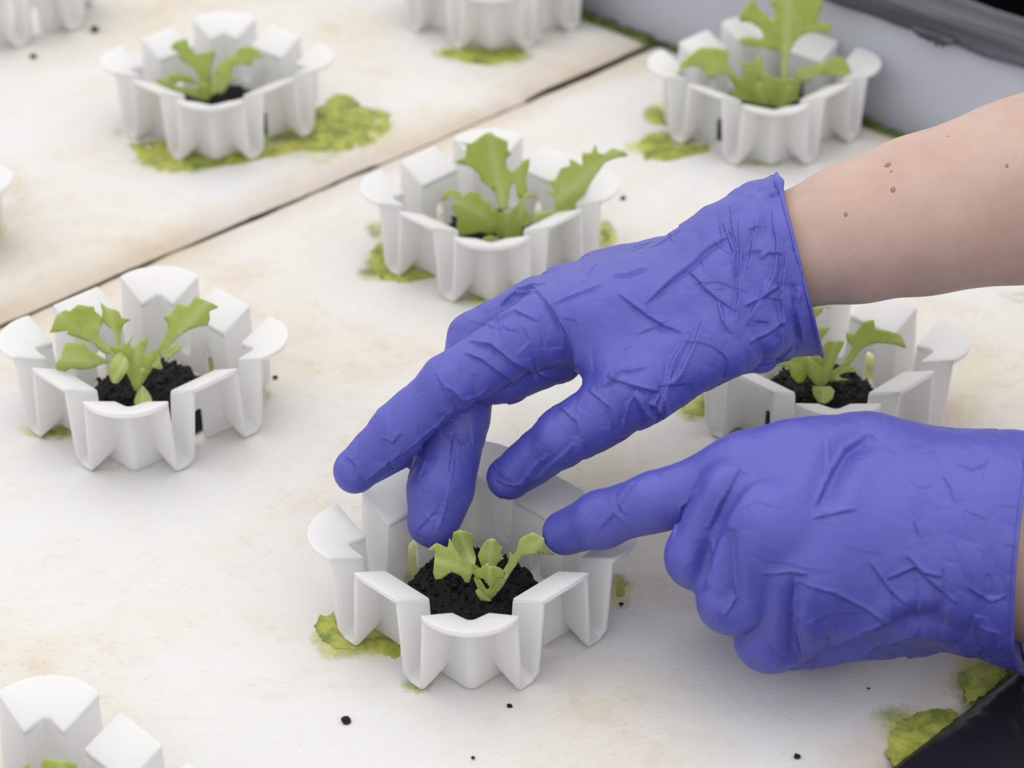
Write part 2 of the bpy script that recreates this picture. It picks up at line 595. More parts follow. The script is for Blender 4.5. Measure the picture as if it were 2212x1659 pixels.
PATCH_NEAR = [
    ([(676, 1345), (690, 1328), (720, 1322), (738, 1370), (770, 1390), (820, 1370), (868, 1400), (870, 1440), (850, 1428), (800, 1400), (740, 1400), (695, 1385)], .0012),
    ([(880, 1490), (900, 1495), (930, 1482), (960, 1466), (975, 1455), (930, 1462), (890, 1478)], .0008),
    ([(1322, 1238), (1332, 1226), (1336, 1240), (1346, 1236), (1348, 1252), (1362, 1254), (1354, 1268), (1366, 1278), (1352, 1284), (1360, 1298), (1342, 1294), (1344, 1312), (1330, 1300), (1322, 1314)], .0010),
    ([(800, 545), (830, 500), (835, 560), (860, 590), (935, 575), (940, 600), (880, 612), (830, 605), (800, 590)], .0018),
    ([(1385, 240), (1415, 225), (1440, 245), (1445, 275), (1410, 270)], .0018),
    ([(1380, 310), (1400, 285), (1445, 290), (1460, 318), (1535, 312), (1530, 330), (1460, 346), (1390, 346)], .0018),
    ([(1485, 870), (1520, 850), (1530, 890), (1500, 900), (1478, 890)], .0012),
    ([(1555, 945), (1600, 915), (1640, 940), (1600, 950)], .0010),
    ([(60, 940), (130, 918), (150, 925), (152, 940), (90, 945)], .0009),
    ([(1295, 490), (1318, 480), (1322, 520), (1305, 545), (1293, 540)], .0012),
    ([(960, 655), (1040, 640), (1100, 632), (1180, 610), (1190, 640), (1090, 658)], .0010),
    ([(1915, 1600), (1935, 1560), (1985, 1535), (2050, 1528), (2070, 1545), (1990, 1620), (1930, 1660), (1918, 1630)], .0012),
    ([(2065, 1460), (2100, 1440), (2140, 1405), (2200, 1425), (2150, 1478), (2090, 1530), (2085, 1490)], .0012)]
PATCH_FAR = [
    ([(262, 300), (290, 310), (350, 300), (480, 320), (560, 330), (660, 290), (690, 230), (720, 200), (760, 205), (790, 230), (845, 245), (850, 280), (820, 310),
      (760, 330), (640, 330), (540, 352), (420, 368), (350, 378), (300, 350)], .0014),
    ([(945, 95), (975, 108), (1040, 105), (1120, 100), (1145, 112), (1120, 132), (1050, 140), (985, 132), (950, 118)], .0010)]
for i, (pl, h) in enumerate(PATCH_NEAR):
    tag(obj('algae_patch', patch_mesh(pl, h, i), M['algae'], near), kind='stuff')
for i, (pl, h) in enumerate(PATCH_FAR):
    tag(obj('algae_patch', patch_mesh(pl, h, 20 + i), M['algae'], far), kind='stuff')

# ------------------------------------------------------------------ planting collars
D_IN, A_OUT, ZI, ZO, TH = 0.267, 0.380, 0.228, 0.287, 0.014
def ao(a, o):                              # block axis coordinates of the front-right quadrant
    return np.array([(a + o) * R2, (-a + o) * R2])
APEX = D_IN * math.sqrt(2)
def notch(k, n=6, r=0.020):               # rounded shaft corner at the front, k = -n..n
    c = np.array([0, -(APEX - r * math.sqrt(2))])
    t = math.radians(45) * k / n
    return c + r * np.array([math.sin(t), -math.cos(t)])

def collar_wall():
    ZI, ZO = 0.222, 0.281
    bm = bmesh.new()
    def quad(*P):
        vs = [bm.verts.new(p) for p in P]
        bm.faces.new(vs)
    def v3(p2, z): return (p2[0], p2[1], z)
    of = lambda z: -0.1750 - 0.0210 * z / ZO
    ob = lambda z: -0.1080 + 0.0210 * z / ZO
    ZB = 0.040
    for rot in range(4):
        start = len(bm.verts)
        for mir in (1, -1):
            fl = lambda p: (p[0] * mir, p[1])
            # channel section, (o, level): outer and inner ends, shared between both ends
            sec_o = [(of(ZO), ZO), (of(0.03), 0.03), (-0.172, 0.010), (-0.162, 0.0), (-0.121, 0.0), (-0.111, 0.010), (ob(0.03), 0.03), (ob(ZO), ZO)]
            sec_i = [(of(ZI), ZI), (of(0.07), 0.07), (-0.172, 0.050), (-0.162, ZB), (-0.121, ZB), (-0.111, 0.050), (ob(0.07), 0.07), (ob(ZI), ZI)]
            N = 4
            for i in range(7):
                for s in range(N):
                    t0, t1 = s / N, (s + 1) / N
                    P = []
                    for (j, t) in ((i, t0), (i + 1, t0), (i + 1, t1), (i, t1)):
                        o_ = sec_i[j][0] * (1 - t) + sec_o[j][0] * t
                        z_ = sec_i[j][1] * (1 - t) + sec_o[j][1] * t
                        ae = A_OUT - (0.012 if sec_o[j][1] < 0.02 else (0.003 if sec_o[j][1] < 0.05 else 0))
                        P.append(v3(fl(ao(D_IN * (1 - t) + ae * t, o_)), z_))
                    quad(*P)
            # half of the shaft corner under the fan, column by column
            cols = []
            for k in range(0, 7):
                p2 = notch(k)
                f = 1 - k / 6
                cols.append([v3(fl(p2), ZI), v3(fl(p2), 0.07), v3(fl(p2), 0.048), v3(fl(p2), 0.0)])
            cols.append([v3(fl(ao(D_IN, of(ZI))), ZI), v3(fl(ao(D_IN, of(0.07))), 0.07), v3(fl(ao(D_IN, -0.172)), 0.050), v3(fl(ao(D_IN, -0.1750)), 0.0)])
            for c0, c1 in zip(cols, cols[1:]):
                for r in range(3):
                    quad(c0[r], c1[r], c1[r + 1], c0[r + 1])
            # panel below the channel mouth
            quad(*[v3(fl(ao(D_IN, o_)), z_) for o_, z_ in sec_i[2:6]], v3(fl(ao(D_IN, -0.1080)), 0), v3(fl(ao(D_IN, -0.1750)), 0))
            # block inner wall beside and above the slot
            w = -0.021
            quad(*[v3(fl(ao(D_IN, o_)), z_) for o_, z_ in ((ob(ZI), ZI), (ob(0.07), 0.07), (w, 0.07), (w, 0.102), (w, ZI))])
            quad(*[v3(fl(ao(D_IN, o_)), z_) for o_, z_ in ((ob(0.07), 0.07), (-0.111, 0.050), (w, 0.048), (w, 0.07))])
            quad(*[v3(fl(ao(D_IN, o_)), z_) for o_, z_ in ((-0.111, 0.050), (-0.1080, 0.0), (w, 0.0), (w, 0.048))])
            quad(*[v3(fl(ao(D_IN, o_)), z_) for o_, z_ in ((w, ZI), (w, 0.102), (-0.013, 0.115), (0.0, 0.119), (0.0, ZI))])
        bm.verts.ensure_lookup_table()
        bmesh.ops.rotate(bm, verts=bm.verts[start:], cent=(0, 0, 0), matrix=Matrix.Rotation(rot * math.pi / 2, 3, 'Z'))
    bmesh.ops.remove_doubles(bm, verts=bm.verts, dist=0.0006)
    bmesh.ops.recalc_face_normals(bm, faces=bm.faces)
    bmesh.ops.scale(bm, vec=(S, S, S), verts=bm.verts)
    me = bpy.data.meshes.new('collar_wall')
    bm.to_mesh(me); bm.free()
    me.polygons.foreach_set('use_smooth', [True] * len(me.polygons))
    me.set_sharp_from_angle(angle=math.radians(28))
    return me

def lid(top, nin):
    """top: list of (x, y, z) quads strip pairs inner/outer; closed thick plate with rounded edges"""
    bm = bmesh.new()
    t = 0.020
    inn, out = top
    a = [bm.verts.new(p) for p in inn]; b = [bm.verts.new(p) for p in out]
    c = [bm.verts.new((p[0], p[1], p[2] - t)) for p in inn]; d = [bm.verts.new((p[0], p[1], p[2] - t)) for p in out]
    n = len(a)
    for i in range(n - 1):
        bm.faces.new((a[i], a[i + 1], b[i + 1], b[i]))
        bm.faces.new((c[i], d[i], d[i + 1], c[i + 1]))
        bm.faces.new((a[i], c[i], c[i + 1], a[i + 1]))
        bm.faces.new((b[i], b[i + 1], d[i + 1], d[i]))
    bm.faces.new((a[0], b[0], d[0], c[0]))
    bm.faces.new((a[-1], c[-1], d[-1], b[-1]))
    bmesh.ops.recalc_face_normals(bm, faces=bm.faces)
    ed = [e for e in bm.edges if e.calc_face_angle(0) > math.radians(35)]
    bmesh.ops.bevel(bm, geom=ed, offset=0.0055, segments=3, affect='EDGES', profile=0.5, clamp_overlap=True)
    bmesh.ops.scale(bm, vec=(S, S, S), verts=bm.verts)
    me = bpy.data.meshes.new('lid')
    bm.to_mesh(me); bm.free()
    me.polygons.foreach_set('use_smooth', [True] * len(me.polygons))
    me.set_sharp_from_angle(angle=math.radians(32))
    return me

def fan_lid():
    h = TH / 2
    fc = ao(A_OUT + 0.004, -0.196 + h)       # outer corner on the right
    ft = ao(D_IN - h, -0.193 + h)
    inn, out = [], []
    n = 6
    hx, hy, R = fc[0], -fc[1], 0.483
    sag = R - hy
    rr = (hx * hx + sag * sag) / (2 * sag)
    half = math.asin(min(1, hx / rr))
    for k in range(-n, n + 1):
        f = k / n
        an = half * f
        out.append((rr * math.sin(an), -(R - rr + rr * math.cos(an)), ZO))
        if abs(k) == n:
            inn.append((math.copysign(ft[0], k), ft[1], ZI))
        else:
            p = notch(k / (n - 1) * 6, 6)
            d = p / np.linalg.norm(p)
            p = p - d * h
            z = ZI + 0.010 * min(1, max(0, (-p[1] - 0.315) / 0.045))
            inn.append((p[0], p[1], z))
    return lid((inn, out), 0)

def block_lid():
    h = TH / 2
    inn, out = [], []
    for o_ in (-0.087 - h, 0.087 + h):
        i2, o2 = ao(D_IN - h, o_), ao(A_OUT + 0.002, o_)
        inn.append((i2[0], i2[1], ZI)); out.append((o2[0], o2[1], ZO))
    return lid((inn, out), 0)

ME_WALL, ME_FAN, ME_BLOCK = collar_wall(), fan_lid(), block_lid()
for m_ in (ME_WALL, ME_FAN, ME_BLOCK):
    m_.materials.append(M['plastic'])

def make_collar(x, y, rz, label):
    root = empty('planting_collar', (x, y, 0.0009), rz)
    tag(root, label, 'plant collar', 'white star-shaped planting collars on the rafts')
    w = obj('wall', ME_WALL, None, root)
    sd = w.modifiers.new('thickness', 'SOLIDIFY'); sd.thickness = TH * S; sd.offset = 0
    bv = w.modifiers.new('soft_edges', 'BEVEL'); bv.width = 0.0035 * S; bv.segments = 2; bv.limit_method = 'ANGLE'; bv.angle_limit = math.radians(50)
    for k in range(4):
        f = obj('fan_pad', ME_FAN, None, root); f.rotation_euler = (0, 0, k * math.pi / 2)
    for k in range(4):
        f = obj('square_pad', ME_BLOCK, None, root); f.rotation_euler = (0, 0, k * math.pi / 2)
    return root

POTS = {
    'P1': (-0.1155, -1.2846, -0.2, 'white star-shaped planting collar under the gloved fingers, nearest whole one'),
    'P2': (-1.2267, -0.1682, -0.3, 'white star-shaped planting collar at the left edge, just below the seam'),
    'P3': (-0.0832, 0.9366, 1.5, 'white star-shaped planting collar in the middle, above the upper gloved hand'),
    'P4': (1.0406, 2.0487, 1.4, 'white star-shaped planting collar beside the grey tank wall'),
    'P5': (-1.2192, 2.0918, 2.0, 'white star-shaped planting collar with a wide yellow-green algae mat around it'),
    'P6': (1.0394, -0.1814, -0.4, 'white star-shaped planting collar between the two gloves, partly behind both cuffs'),
    'P7': (-1.2421, -2.4315, -1.3, 'white star-shaped planting collar cut off by the bottom left corner'),
    'P8': (-0.0865, 3.1949, -0.3, 'white star-shaped planting collar cut off by the top edge, in the middle'),
    'P9': (-2.3377, 3.2228, -3.0, 'white star-shaped planting collar cut off by the top left corner'),
    'P10': (-2.352, 0.975, 0.0, 'white star-shaped planting collar of which only a tip shows at the left edge'),
}
for k, (x, y, r, lab) in POTS.items():
    make_collar(x * S, y * S, math.radians(r), lab)

# ------------------------------------------------------------------ seedlings
def soil_mesh(seed, r=0.0205, zt=0.0135):
    V, F = [], []
    nr, na = 30, 96
    V.append((0, 0, zt))
    for i in range(1, nr + 1):
        t = i / nr
        for j in range(na):
            a = 2 * math.pi * j / na
            if t <= 0.8:
                rr = r * t / 0.8 * 0.95
                z = zt - 0.0045 * (t / 0.8) ** 3
            else:
                rr = r * (0.95 + 0.34 * (t - 0.8) / 0.2)
                z = (zt - 0.0045) * (1 - t) / 0.2
            x, y = rr * math.cos(a), rr * math.sin(a)
            q = Vector((x * 330, y * 330, seed * 7 + z * 330))
            d = 0.0016 * noise.noise(q) + 0.0012 * noise.noise(q * 2.1) + 0.0004 * noise.noise(q * 4)
            k = min(1, (1 - t) / 0.1) if t > 0.9 else 1
            V.append((x * (1 + d * 18 * k), y * (1 + d * 18 * k), max(0.0002, z + d * 1.4 * k)))
    base_n = len(V)
    for j in range(na):
        F.append((0, 1 + j, 1 + (j + 1) % na))
    rnd = random.Random(seed)
    bm = bmesh.new()
    bmesh.ops.create_icosphere(bm, subdivisions=2, radius=1)
    lv = [np.array(v.co) for v in bm.verts]
    lf = [[v.index for v in f.verts] for f in bm.faces]
    bm.free()
    for _ in range(330):
        c = np.array(V[rnd.randrange(na * 6, base_n - na * 3)])
        sz = rnd.uniform(0.0004, 0.0012)
        sd = rnd.uniform(0, 90)
        st = len(V)
        ax = np.array([rnd.uniform(0.6, 1.3) for _ in range(3)])
        for v in lv:
            V.append(c + v * ax * sz * (1 + 0.55 * noise.noise(Vector(v * 1.3 + sd))))
        F += [[st + i for i in f] for f in lf]
    for i in range(nr - 1):
        for j in range(na):
            a0 = 1 + i * na
            F.append((a0 + j, a0 + na + j, a0 + na + (j + 1) % na, a0 + (j + 1) % na))
    return mesh('soil', V, F)

def leaf_mesh(poly, base, tip, yb, yt, arch, fold, origin, seed):
    """outline (pixels of the photograph) laid on a curved blade that leaves the stem at depth yb and ends at yt"""
    P = np.array(poly, float)
    b, t = np.array(base, float), np.array(tip, float)
    L = np.linalg.norm(t - b)
    d = (t - b) / L
    n = np.array([-d[1], d[0]])
    out = []
    m = len(P)
    for i in range(m):                       # densify with a soft Catmull-Rom outline
        p0, p1, p2, p3 = P[i - 1], P[i], P[(i + 1) % m], P[(i + 2) % m]
        k = max(2, int(np.linalg.norm(p2 - p1) / 7))
        for j in range(k):
            s = j / k
            cr = 0.5 * ((2 * p1) + (-p0 + p2) * s + (2 * p0 - 5 * p1 + 4 * p2 - p3) * s * s + (-p0 + 3 * p1 - 3 * p2 + p3) * s ** 3)
            lin = p1 + (p2 - p1) * s
            out.append(0.3 * cr + 0.7 * lin)
    O = np.array(out)
    lo, hi = O.min(0), O.max(0)
    st = max(4.0, min(9.0, L / 16))
    ins = [(x, y) for x in np.arange(lo[0], hi[0], st) for y in np.arange(lo[1], hi[1], st)]
    mm = len(O)
    r = delaunay_2d_cdt([Vector(v) for v in O] + [Vector(v) for v in ins], [(i, (i + 1) % mm) for i in range(mm)], [], 1, 1e-4)
    used = sorted({i for f in r[2] for i in f})
    mp = {k: i for i, k in enumerate(used)}
    V, rib = [], []
    km = px_m(at_y(base[0], base[1], yb))
    wmax = np.abs((O - b) @ n).max()
    for k in used:
        q = np.array([r[0][k].x, r[0][k].y])
        s = (q - b) @ d / L
        v = (q - b) @ n
        y = yb + (yt - yb) * s + arch * math.sin(math.pi * min(1, max(0, s)))
        y += fold * km * (abs(v) - 0.4 * wmax * s)
        y += 0.0011 * noise.noise(Vector((q[0] * 0.022, q[1] * 0.022, seed))) * min(1, abs(v) / 12)
        V.append(at_y(q[0], q[1], y) - origin)
        rib.append(min(1.0, abs(v) / (0.05 * L + 3)))
    me = mesh('leaf', V, [[mp[i] for i in f] for f in r[2]])
    attr(me, 'rib', rib)
    return me

def stem_mesh(p0, p1, r0, r1):
    V, F = [], []
    p0, p1 = np.array(p0), np.array(p1)
    for i in range(6):
        t = i / 5
        c = p0 + (p1 - p0) * t
        r = r0 + (r1 - r0) * t
        for j in range(10):
            a = 2 * math.pi * j / 10
            V.append(c + np.array([r * math.cos(a), r * math.sin(a), 0]))
    for i in range(5):
        for j in range(10):
            F.append((i * 10 + j, i * 10 + (j + 1) % 10, (i + 1) * 10 + (j + 1) % 10, (i + 1) * 10 + j))
    me = mesh('stem', V, F)
    attr(me, 'rib', [0.3] * len(V))
    return me

def seedling(pot, label, leaves, xf, seed, stem_px=None, zt=0.0135, r=0.0205):
    x, y = POTS[pot][0] * S, POTS[pot][1] * S
    org = np.array([x, y, 0.0009])
    root = empty('lettuce_seedling', tuple(org))
    tag(root, label, 'seedling', 'lettuce seedlings in the collars')
    obj('soil_plug', soil_mesh(seed, r, zt), M['soil'], root)
    sc, ox, oy = xf
    T = lambda p: (p[0] * sc + ox, p[1] * sc + oy)
    y = min(y, at_z(*T(stem_px), 0.0125)[1])
    if stem_px:
        sb = T(stem_px)
        pt = at_y(sb[0], sb[1], y - 0.001) - org
        obj('stem', stem_mesh((pt[0], pt[1] + 0.001, 0.004), pt + np.array([0, 0, 0.004]), 0.0022, 0.0012), M['leaf'], root)
    for i, (poly, base, tip, db, dt, arch, fold) in enumerate(leaves):
        me = leaf_mesh([T(p) for p in poly], T(base), T(tip), y + db, y + dt, arch, fold, org, seed * 13 + i)
        o = obj('leaf', me, M['leaf'], root)
        s_ = o.modifiers.new('thickness', 'SOLIDIFY'); s_.thickness = 0.0004; s_.offset = 0
    return root

C1 = (0.36166, 640, 900)
seedling('P1', 'lettuce seedling touched by the gloved fingertips in the nearest collar', [
    # back leaf
    ([(940, 690), (975, 678), (1050, 700), (1056, 780), (1075, 850), (1060, 905), (1010, 880), (950, 800), (925, 760)], (1060, 900), (980, 685), .004, .008, .002, .2),
    # upright centre leaf
    ([(1110, 900), (1085, 830), (1110, 770), (1135, 738), (1165, 728), (1195, 735), (1212, 768), (1238, 782), (1215, 815), (1240, 845), (1205, 870), (1190, 900), (1165, 960), (1150, 1000), (1130, 990)],
     (1145, 1000), (1170, 730), -.001, .003, .001, .35),
    # right leaf reaching the other glove
    ([(1140, 1085), (1135, 1050), (1185, 980), (1225, 930), (1265, 870), (1275, 805), (1290, 830), (1318, 800), (1330, 740), (1360, 715), (1410, 690), (1440, 705), (1480, 725), (1490, 790), (1540, 825), (1470, 818), (1385, 822), (1350, 835), (1310, 890), (1270, 950), (1235, 1010), (1170, 1085)],
     (1150, 1085), (1470, 740), -.003, .002, .002, .3),
    # big left leaf
    ([(1090, 960), (1070, 950), (1048, 935), (1035, 985), (1010, 990), (985, 950), (925, 925), (870, 965), (830, 970), (818, 930), (825, 860), (835, 800), (790, 795), (840, 755), (905, 785), (915, 725), (945, 780), (990, 850), (1050, 880), (1080, 890), (1110, 920)],
     (1110, 950), (830, 860), -.004, -.012, -.002, .35),
    # frilled leaf in front
    ([(1075, 962), (1058, 925), (1100, 905), (1146, 876), (1150, 900), (1180, 894), (1220, 905), (1252, 938), (1225, 962), (1200, 960), (1182, 1000), (1160, 1026), (1140, 990), (1115, 965)],
     (1160, 1024), (1150, 890), -.006, -.010, -.001, .3),
    # stalk pair
    ([(1095, 1090), (1090, 1040), (1060, 970), (1075, 945), (1110, 990), (1140, 1040), (1165, 1000), (1200, 950), (1240, 925), (1235, 970), (1190, 1040), (1160, 1090), (1120, 1100)],
     (1130, 1095), (1150, 940), -.005, -.006, 0, .1),
    # little seed leaf
    ([(1070, 1045), (1085, 1030), (1110, 1045), (1135, 1075), (1168, 1095), (1150, 1103), (1115, 1093), (1085, 1075)], (1160, 1098), (1075, 1038), -.006, -.009, 0, .1),
], C1, 1, (1130, 1095), 0.0145)

C2 = (0.30741, 0, 540)
seedling('P2', 'lettuce seedling with a long leaf leaning right in the left collar', [
    ([(770, 735), (720, 720), (660, 660), (560, 620), (470, 590), (480, 565), (350, 580), (365, 545), (380, 500), (400, 460), (455, 420), (490, 430), (550, 385), (610, 395), (660, 400), (665, 430), (700, 455), (725, 500), (710, 540), (690, 590), (730, 640), (800, 720), (830, 770)],
     (810, 760), (440, 480), .000, .004, .003, .3),
    ([(815, 680), (812, 610), (790, 560), (740, 520), (715, 480), (720, 430), (705, 370), (750, 405), (810, 420), (840, 440), (855, 480), (920, 490), (870, 520), (850, 570), (848, 680), (850, 740), (820, 740)],
     (832, 740), (770, 420), .003, .008, .001, .3),
    ([(800, 800), (720, 800), (640, 830), (560, 840), (500, 830), (440, 862), (400, 855), (393, 800), (430, 740), (460, 655), (530, 650), (590, 645), (620, 690), (680, 735), (740, 765), (800, 780), (840, 800), (830, 820)],
     (825, 805), (420, 760), -.003, -.010, -.002, .3),
    ([(1085, 720), (1120, 680), (1150, 620), (1180, 560), (1175, 510), (1150, 470), (1200, 450), (1240, 385), (1270, 375), (1310, 400), (1345, 370), (1375, 322), (1410, 345), (1450, 355), (1535, 400), (1470, 430), (1475, 480), (1460, 530), (1400, 535), (1330, 560), (1270, 600), (1210, 650), (1180, 700), (1120, 760), (1060, 840), (1030, 900), (990, 930), (1000, 870), (1050, 790)],
     (1000, 920), (1430, 400), -.001, .006, .002, .3),
    ([(1090, 780), (1130, 720), (1170, 700), (1220, 665), (1290, 665), (1260, 710), (1210, 740), (1180, 780), (1160, 720), (1120, 760), (1145, 830), (1120, 840), (1060, 820)],
     (1060, 830), (1270, 680), -.004, -.002, 0, .2),
    ([(930, 940), (890, 870), (850, 780), (780, 700), (770, 670), (830, 680), (900, 650), (940, 590), (915, 650), (930, 690), (990, 640), (1045, 600), (1040, 650), (1010, 720), (1040, 740), (1070, 680), (1090, 740), (1100, 790), (1060, 850), (1010, 930), (980, 970), (950, 970)],
     (965, 965), (960, 640), -.004, -.002, 0, .15),
    ([(880, 870), (860, 900), (820, 940), (785, 930), (765, 880), (775, 800), (810, 740), (850, 720), (890, 760), (910, 820)], (880, 770), (800, 935), -.008, -.013, -.001, .3),
    ([(945, 1085), (945, 1050), (970, 990), (1000, 950), (1035, 990), (1060, 1030), (1075, 1080), (1010, 1095)], (1000, 955), (1000, 1090), -.007, -.012, 0, .3),
    ([(940, 970), (920, 930), (940, 900), (980, 870), (960, 850), (1000, 830), (1040, 855), (1000, 880), (990, 960)], (965, 965), (1000, 840), -.007, -.009, 0, .2),
], C2, 2, (965, 1000), 0.0135)

C3 = (0.29837, 740, 250)
seedling('P3', 'lettuce seedling with a tall upright leaf in the middle collar', [
    ([(1120, 620), (1105, 560), (1070, 520), (1010, 480), (985, 420), (930, 370), (815, 340), (850, 310), (890, 300), (895, 210), (830, 195), (930, 200), (1000, 150), (1065, 115), (1110, 150), (1195, 185), (1195, 240), (1220, 275), (1180, 320), (1190, 375), (1220, 405), (1270, 370), (1300, 330), (1355, 310), (1350, 370), (1330, 450), (1340, 560), (1290, 600), (1260, 580), (1245, 480), (1215, 520), (1200, 620), (1190, 680), (1140, 680)],
     (1160, 680), (1065, 120), .002, .010, .003, .25),
    ([(1370, 760), (1365, 700), (1430, 690), (1500, 690), (1540, 680), (1530, 590), (1460, 545), (1530, 550), (1490, 470), (1540, 460), (1580, 380), (1650, 360), (1640, 310), (1680, 330), (1735, 360), (1735, 270), (1800, 270), (1830, 205), (1850, 270), (1900, 275), (1950, 235), (2030, 255), (2070, 290), (1980, 305), (1900, 340), (1850, 410), (1800, 480), (1760, 560), (1700, 610), (1715, 660), (1710, 745), (1620, 735), (1540, 740), (1450, 770), (1330, 800)],
     (1340, 790), (1980, 270), -.002, .004, .002, .25),
    ([(1110, 880), (1000, 840), (930, 860), (850, 870), (825, 800), (830, 730), (780, 640), (850, 625), (800, 590), (720, 610), (730, 550), (780, 530), (860, 560), (870, 590), (920, 545), (1000, 560), (1010, 610), (1060, 620), (1090, 680), (1150, 700), (1180, 760)],
     (1150, 800), (760, 580), -.003, -.010, -.002, .3),
    ([(1115, 890), (1110, 800), (1130, 740), (1170, 690), (1230, 700), (1260, 740), (1300, 790), (1290, 880), (1200, 900)], (1200, 890), (1190, 700), -.006, -.012, 0, .3),
    ([(1250, 720), (1230, 680), (1300, 600), (1320, 560), (1410, 575), (1420, 590), (1350, 590), (1310, 640), (1350, 700), (1365, 770), (1320, 810), (1270, 770)], (1270, 780), (1330, 580), -.004, -.002, 0, .2),
    ([(1010, 900), (1030, 880), (1070, 865), (1120, 880), (1150, 905), (1080, 915)], (1140, 905), (1015, 898), -.010, -.014, 0, .2),
], C3, 3, (1180, 860), 0.0135)

C4 = (0.28029, 1340, 0)
seedling('P4', 'tallest lettuce seedling, cut off by the top edge, in the collar by the grey wall', [
    ([(1240, 640), (1235, 520), (1240, 420), (1200, 390), (1120, 370), (1030, 360), (910, 330), (930, 290), (1010, 285), (1060, 300), (1110, 280), (1080, 220), (1000, 170), (920, 165), (915, 110), (960, 70), (1000, 10), (1040, -10), (1060, 60), (1130, 110), (1170, 160), (1190, 100), (1170, 40), (1140, 10), (1200, -10), (1240, -60), (1330, -90), (1420, -80), (1545, -50), (1560, 40), (1530, 130), (1525, 175), (1600, 180), (1635, 210), (1610, 250), (1530, 250), (1440, 255), (1390, 280), (1350, 320), (1310, 390), (1290, 480), (1285, 640)],
     (1262, 640), (1300, -80), .002, .010, .003, .25),
    ([(450, 590), (460, 500), (530, 430), (620, 365), (700, 365), (830, 385), (830, 480), (860, 530), (900, 580), (880, 620), (840, 570), (780, 570), (680, 610), (650, 560), (620, 520), (540, 510), (470, 545)],
     (890, 600), (460, 540), -.001, -.004, .002, .3),
    ([(1350, 600), (1340, 560), (1400, 520), (1480, 510), (1560, 480), (1620, 445), (1710, 435), (1760, 500), (1790, 610), (1700, 590), (1600, 575), (1500, 580), (1460, 630), (1400, 640)],
     (1340, 600), (1780, 590), .000, .003, .002, .3),
    ([(1130, 830), (1000, 800), (840, 735), (890, 690), (860, 640), (820, 550), (880, 590), (940, 610), (950, 540), (925, 470), (1010, 490), (1080, 420), (1100, 500), (1120, 560), (1200, 600), (1260, 610), (1340, 600), (1390, 640), (1370, 720), (1380, 760), (1300, 800), (1230, 840)],
     (1200, 830), (1060, 450), -.004, -.004, 0, .2),
    ([(1200, 840), (1210, 760), (1240, 690), (1290, 650), (1350, 680), (1370, 730), (1320, 790), (1280, 840)], (1230, 840), (1310, 660), -.008, -.012, 0, .3),
    ([(1040, 790), (1020, 700), (1060, 640), (1120, 660), (1150, 740), (1140, 810)], (1120, 810), (1050, 650), -.008, -.013, 0, .3),
], C4, 4, (1200, 820), 0.0135)

C5 = (0.3255, 180, 0)
seedling('P5', 'small lettuce seedling in the collar ringed by yellow-green algae', [
    ([(760, 600), (770, 520), (740, 460), (690, 430), (630, 380), (640, 350), (580, 320), (600, 285), (650, 260), (690, 260), (700, 310), (750, 360), (830, 345), (875, 330), (870, 380), (850, 440), (850, 520), (840, 620), (800, 660)],
     (800, 640), (640, 280), .002, .006, .002, .3),
    ([(820, 650), (850, 560), (870, 480), (900, 420), (960, 385), (1010, 360), (1030, 320), (1080, 305), (1150, 325), (1175, 360), (1215, 385), (1130, 390), (1110, 440), (1050, 425), (1000, 440), (980, 490), (1025, 530), (970, 550), (940, 610), (860, 660)],
     (830, 655), (1190, 370), -.002, .003, .002, .3),
    ([(790, 670), (730, 650), (650, 610), (540, 580), (470, 545), (490, 520), (560, 530), (570, 490), (640, 485), (720, 510), (760, 560), (660, 540), (590, 560), (700, 580), (780, 590), (830, 640)],
     (800, 650), (480, 535), -.004, -.006, 0, .2),
    ([(770, 665), (760, 610), (780, 560), (830, 560), (850, 620), (830, 668)], (800, 668), (800, 565), -.008, -.012, 0, .3),
], C5, 5, (810, 650), 0.0125)

C6 = (0.34901, 1440, 600)
seedling('P6', 'lettuce seedling half hidden below the cuff of the upper glove', [
    ([(1000, 640), (1010, 590), (1070, 550), (1110, 490), (1150, 430), (1115, 390), (1110, 335), (1160, 350), (1190, 310), (1220, 270), (1285, 262), (1290, 320), (1350, 325), (1445, 350), (1485, 435), (1400, 410), (1300, 405), (1220, 430), (1180, 480), (1140, 530), (1080, 590), (1040, 640)],
     (1010, 645), (1440, 380), -.001, .004, .002, .3),
    ([(900, 250), (895, 190), (970, 175), (960, 215), (925, 245), (920, 300), (1010, 310), (980, 350), (950, 400), (960, 520), (930, 600), (900, 600), (890, 420)],
     (925, 600), (940, 190), .004, .008, .001, .3),
    ([(940, 650), (880, 590), (870, 520), (900, 480), (970, 490), (960, 430), (1010, 385), (1100, 395), (1070, 460), (1040, 530), (1010, 610), (980, 660)],
     (960, 655), (1050, 390), -.003, .000, 0, .3),
    ([(870, 590), (850, 640), (810, 650), (770, 610), (760, 560), (720, 540), (640, 550), (680, 510), (660, 480), (620, 460), (700, 460), (800, 470), (850, 450), (870, 480), (900, 560)],
     (900, 570), (650, 500), -.004, -.010, -.002, .3),
    ([(920, 660), (870, 600), (860, 540), (880, 500), (930, 530), (990, 580), (1010, 620), (980, 668), (940, 670)], (945, 665), (880, 510), -.006, -.009, 0, .2),
    ([(1040, 620), (1080, 570), (1140, 545), (1180, 580), (1110, 585), (1060, 605), (1090, 625), (1130, 630), (1050, 640)], (1030, 635), (1170, 575), -.005, -.003, 0, .2),
    ([(900, 690), (905, 670), (960, 675), (1010, 672), (1038, 700), (1025, 750), (985, 780), (940, 770), (910, 730)], (965, 672), (970, 778), -.010, -.014, 0, .3),
], C6, 6, (950, 690), 0.0135)

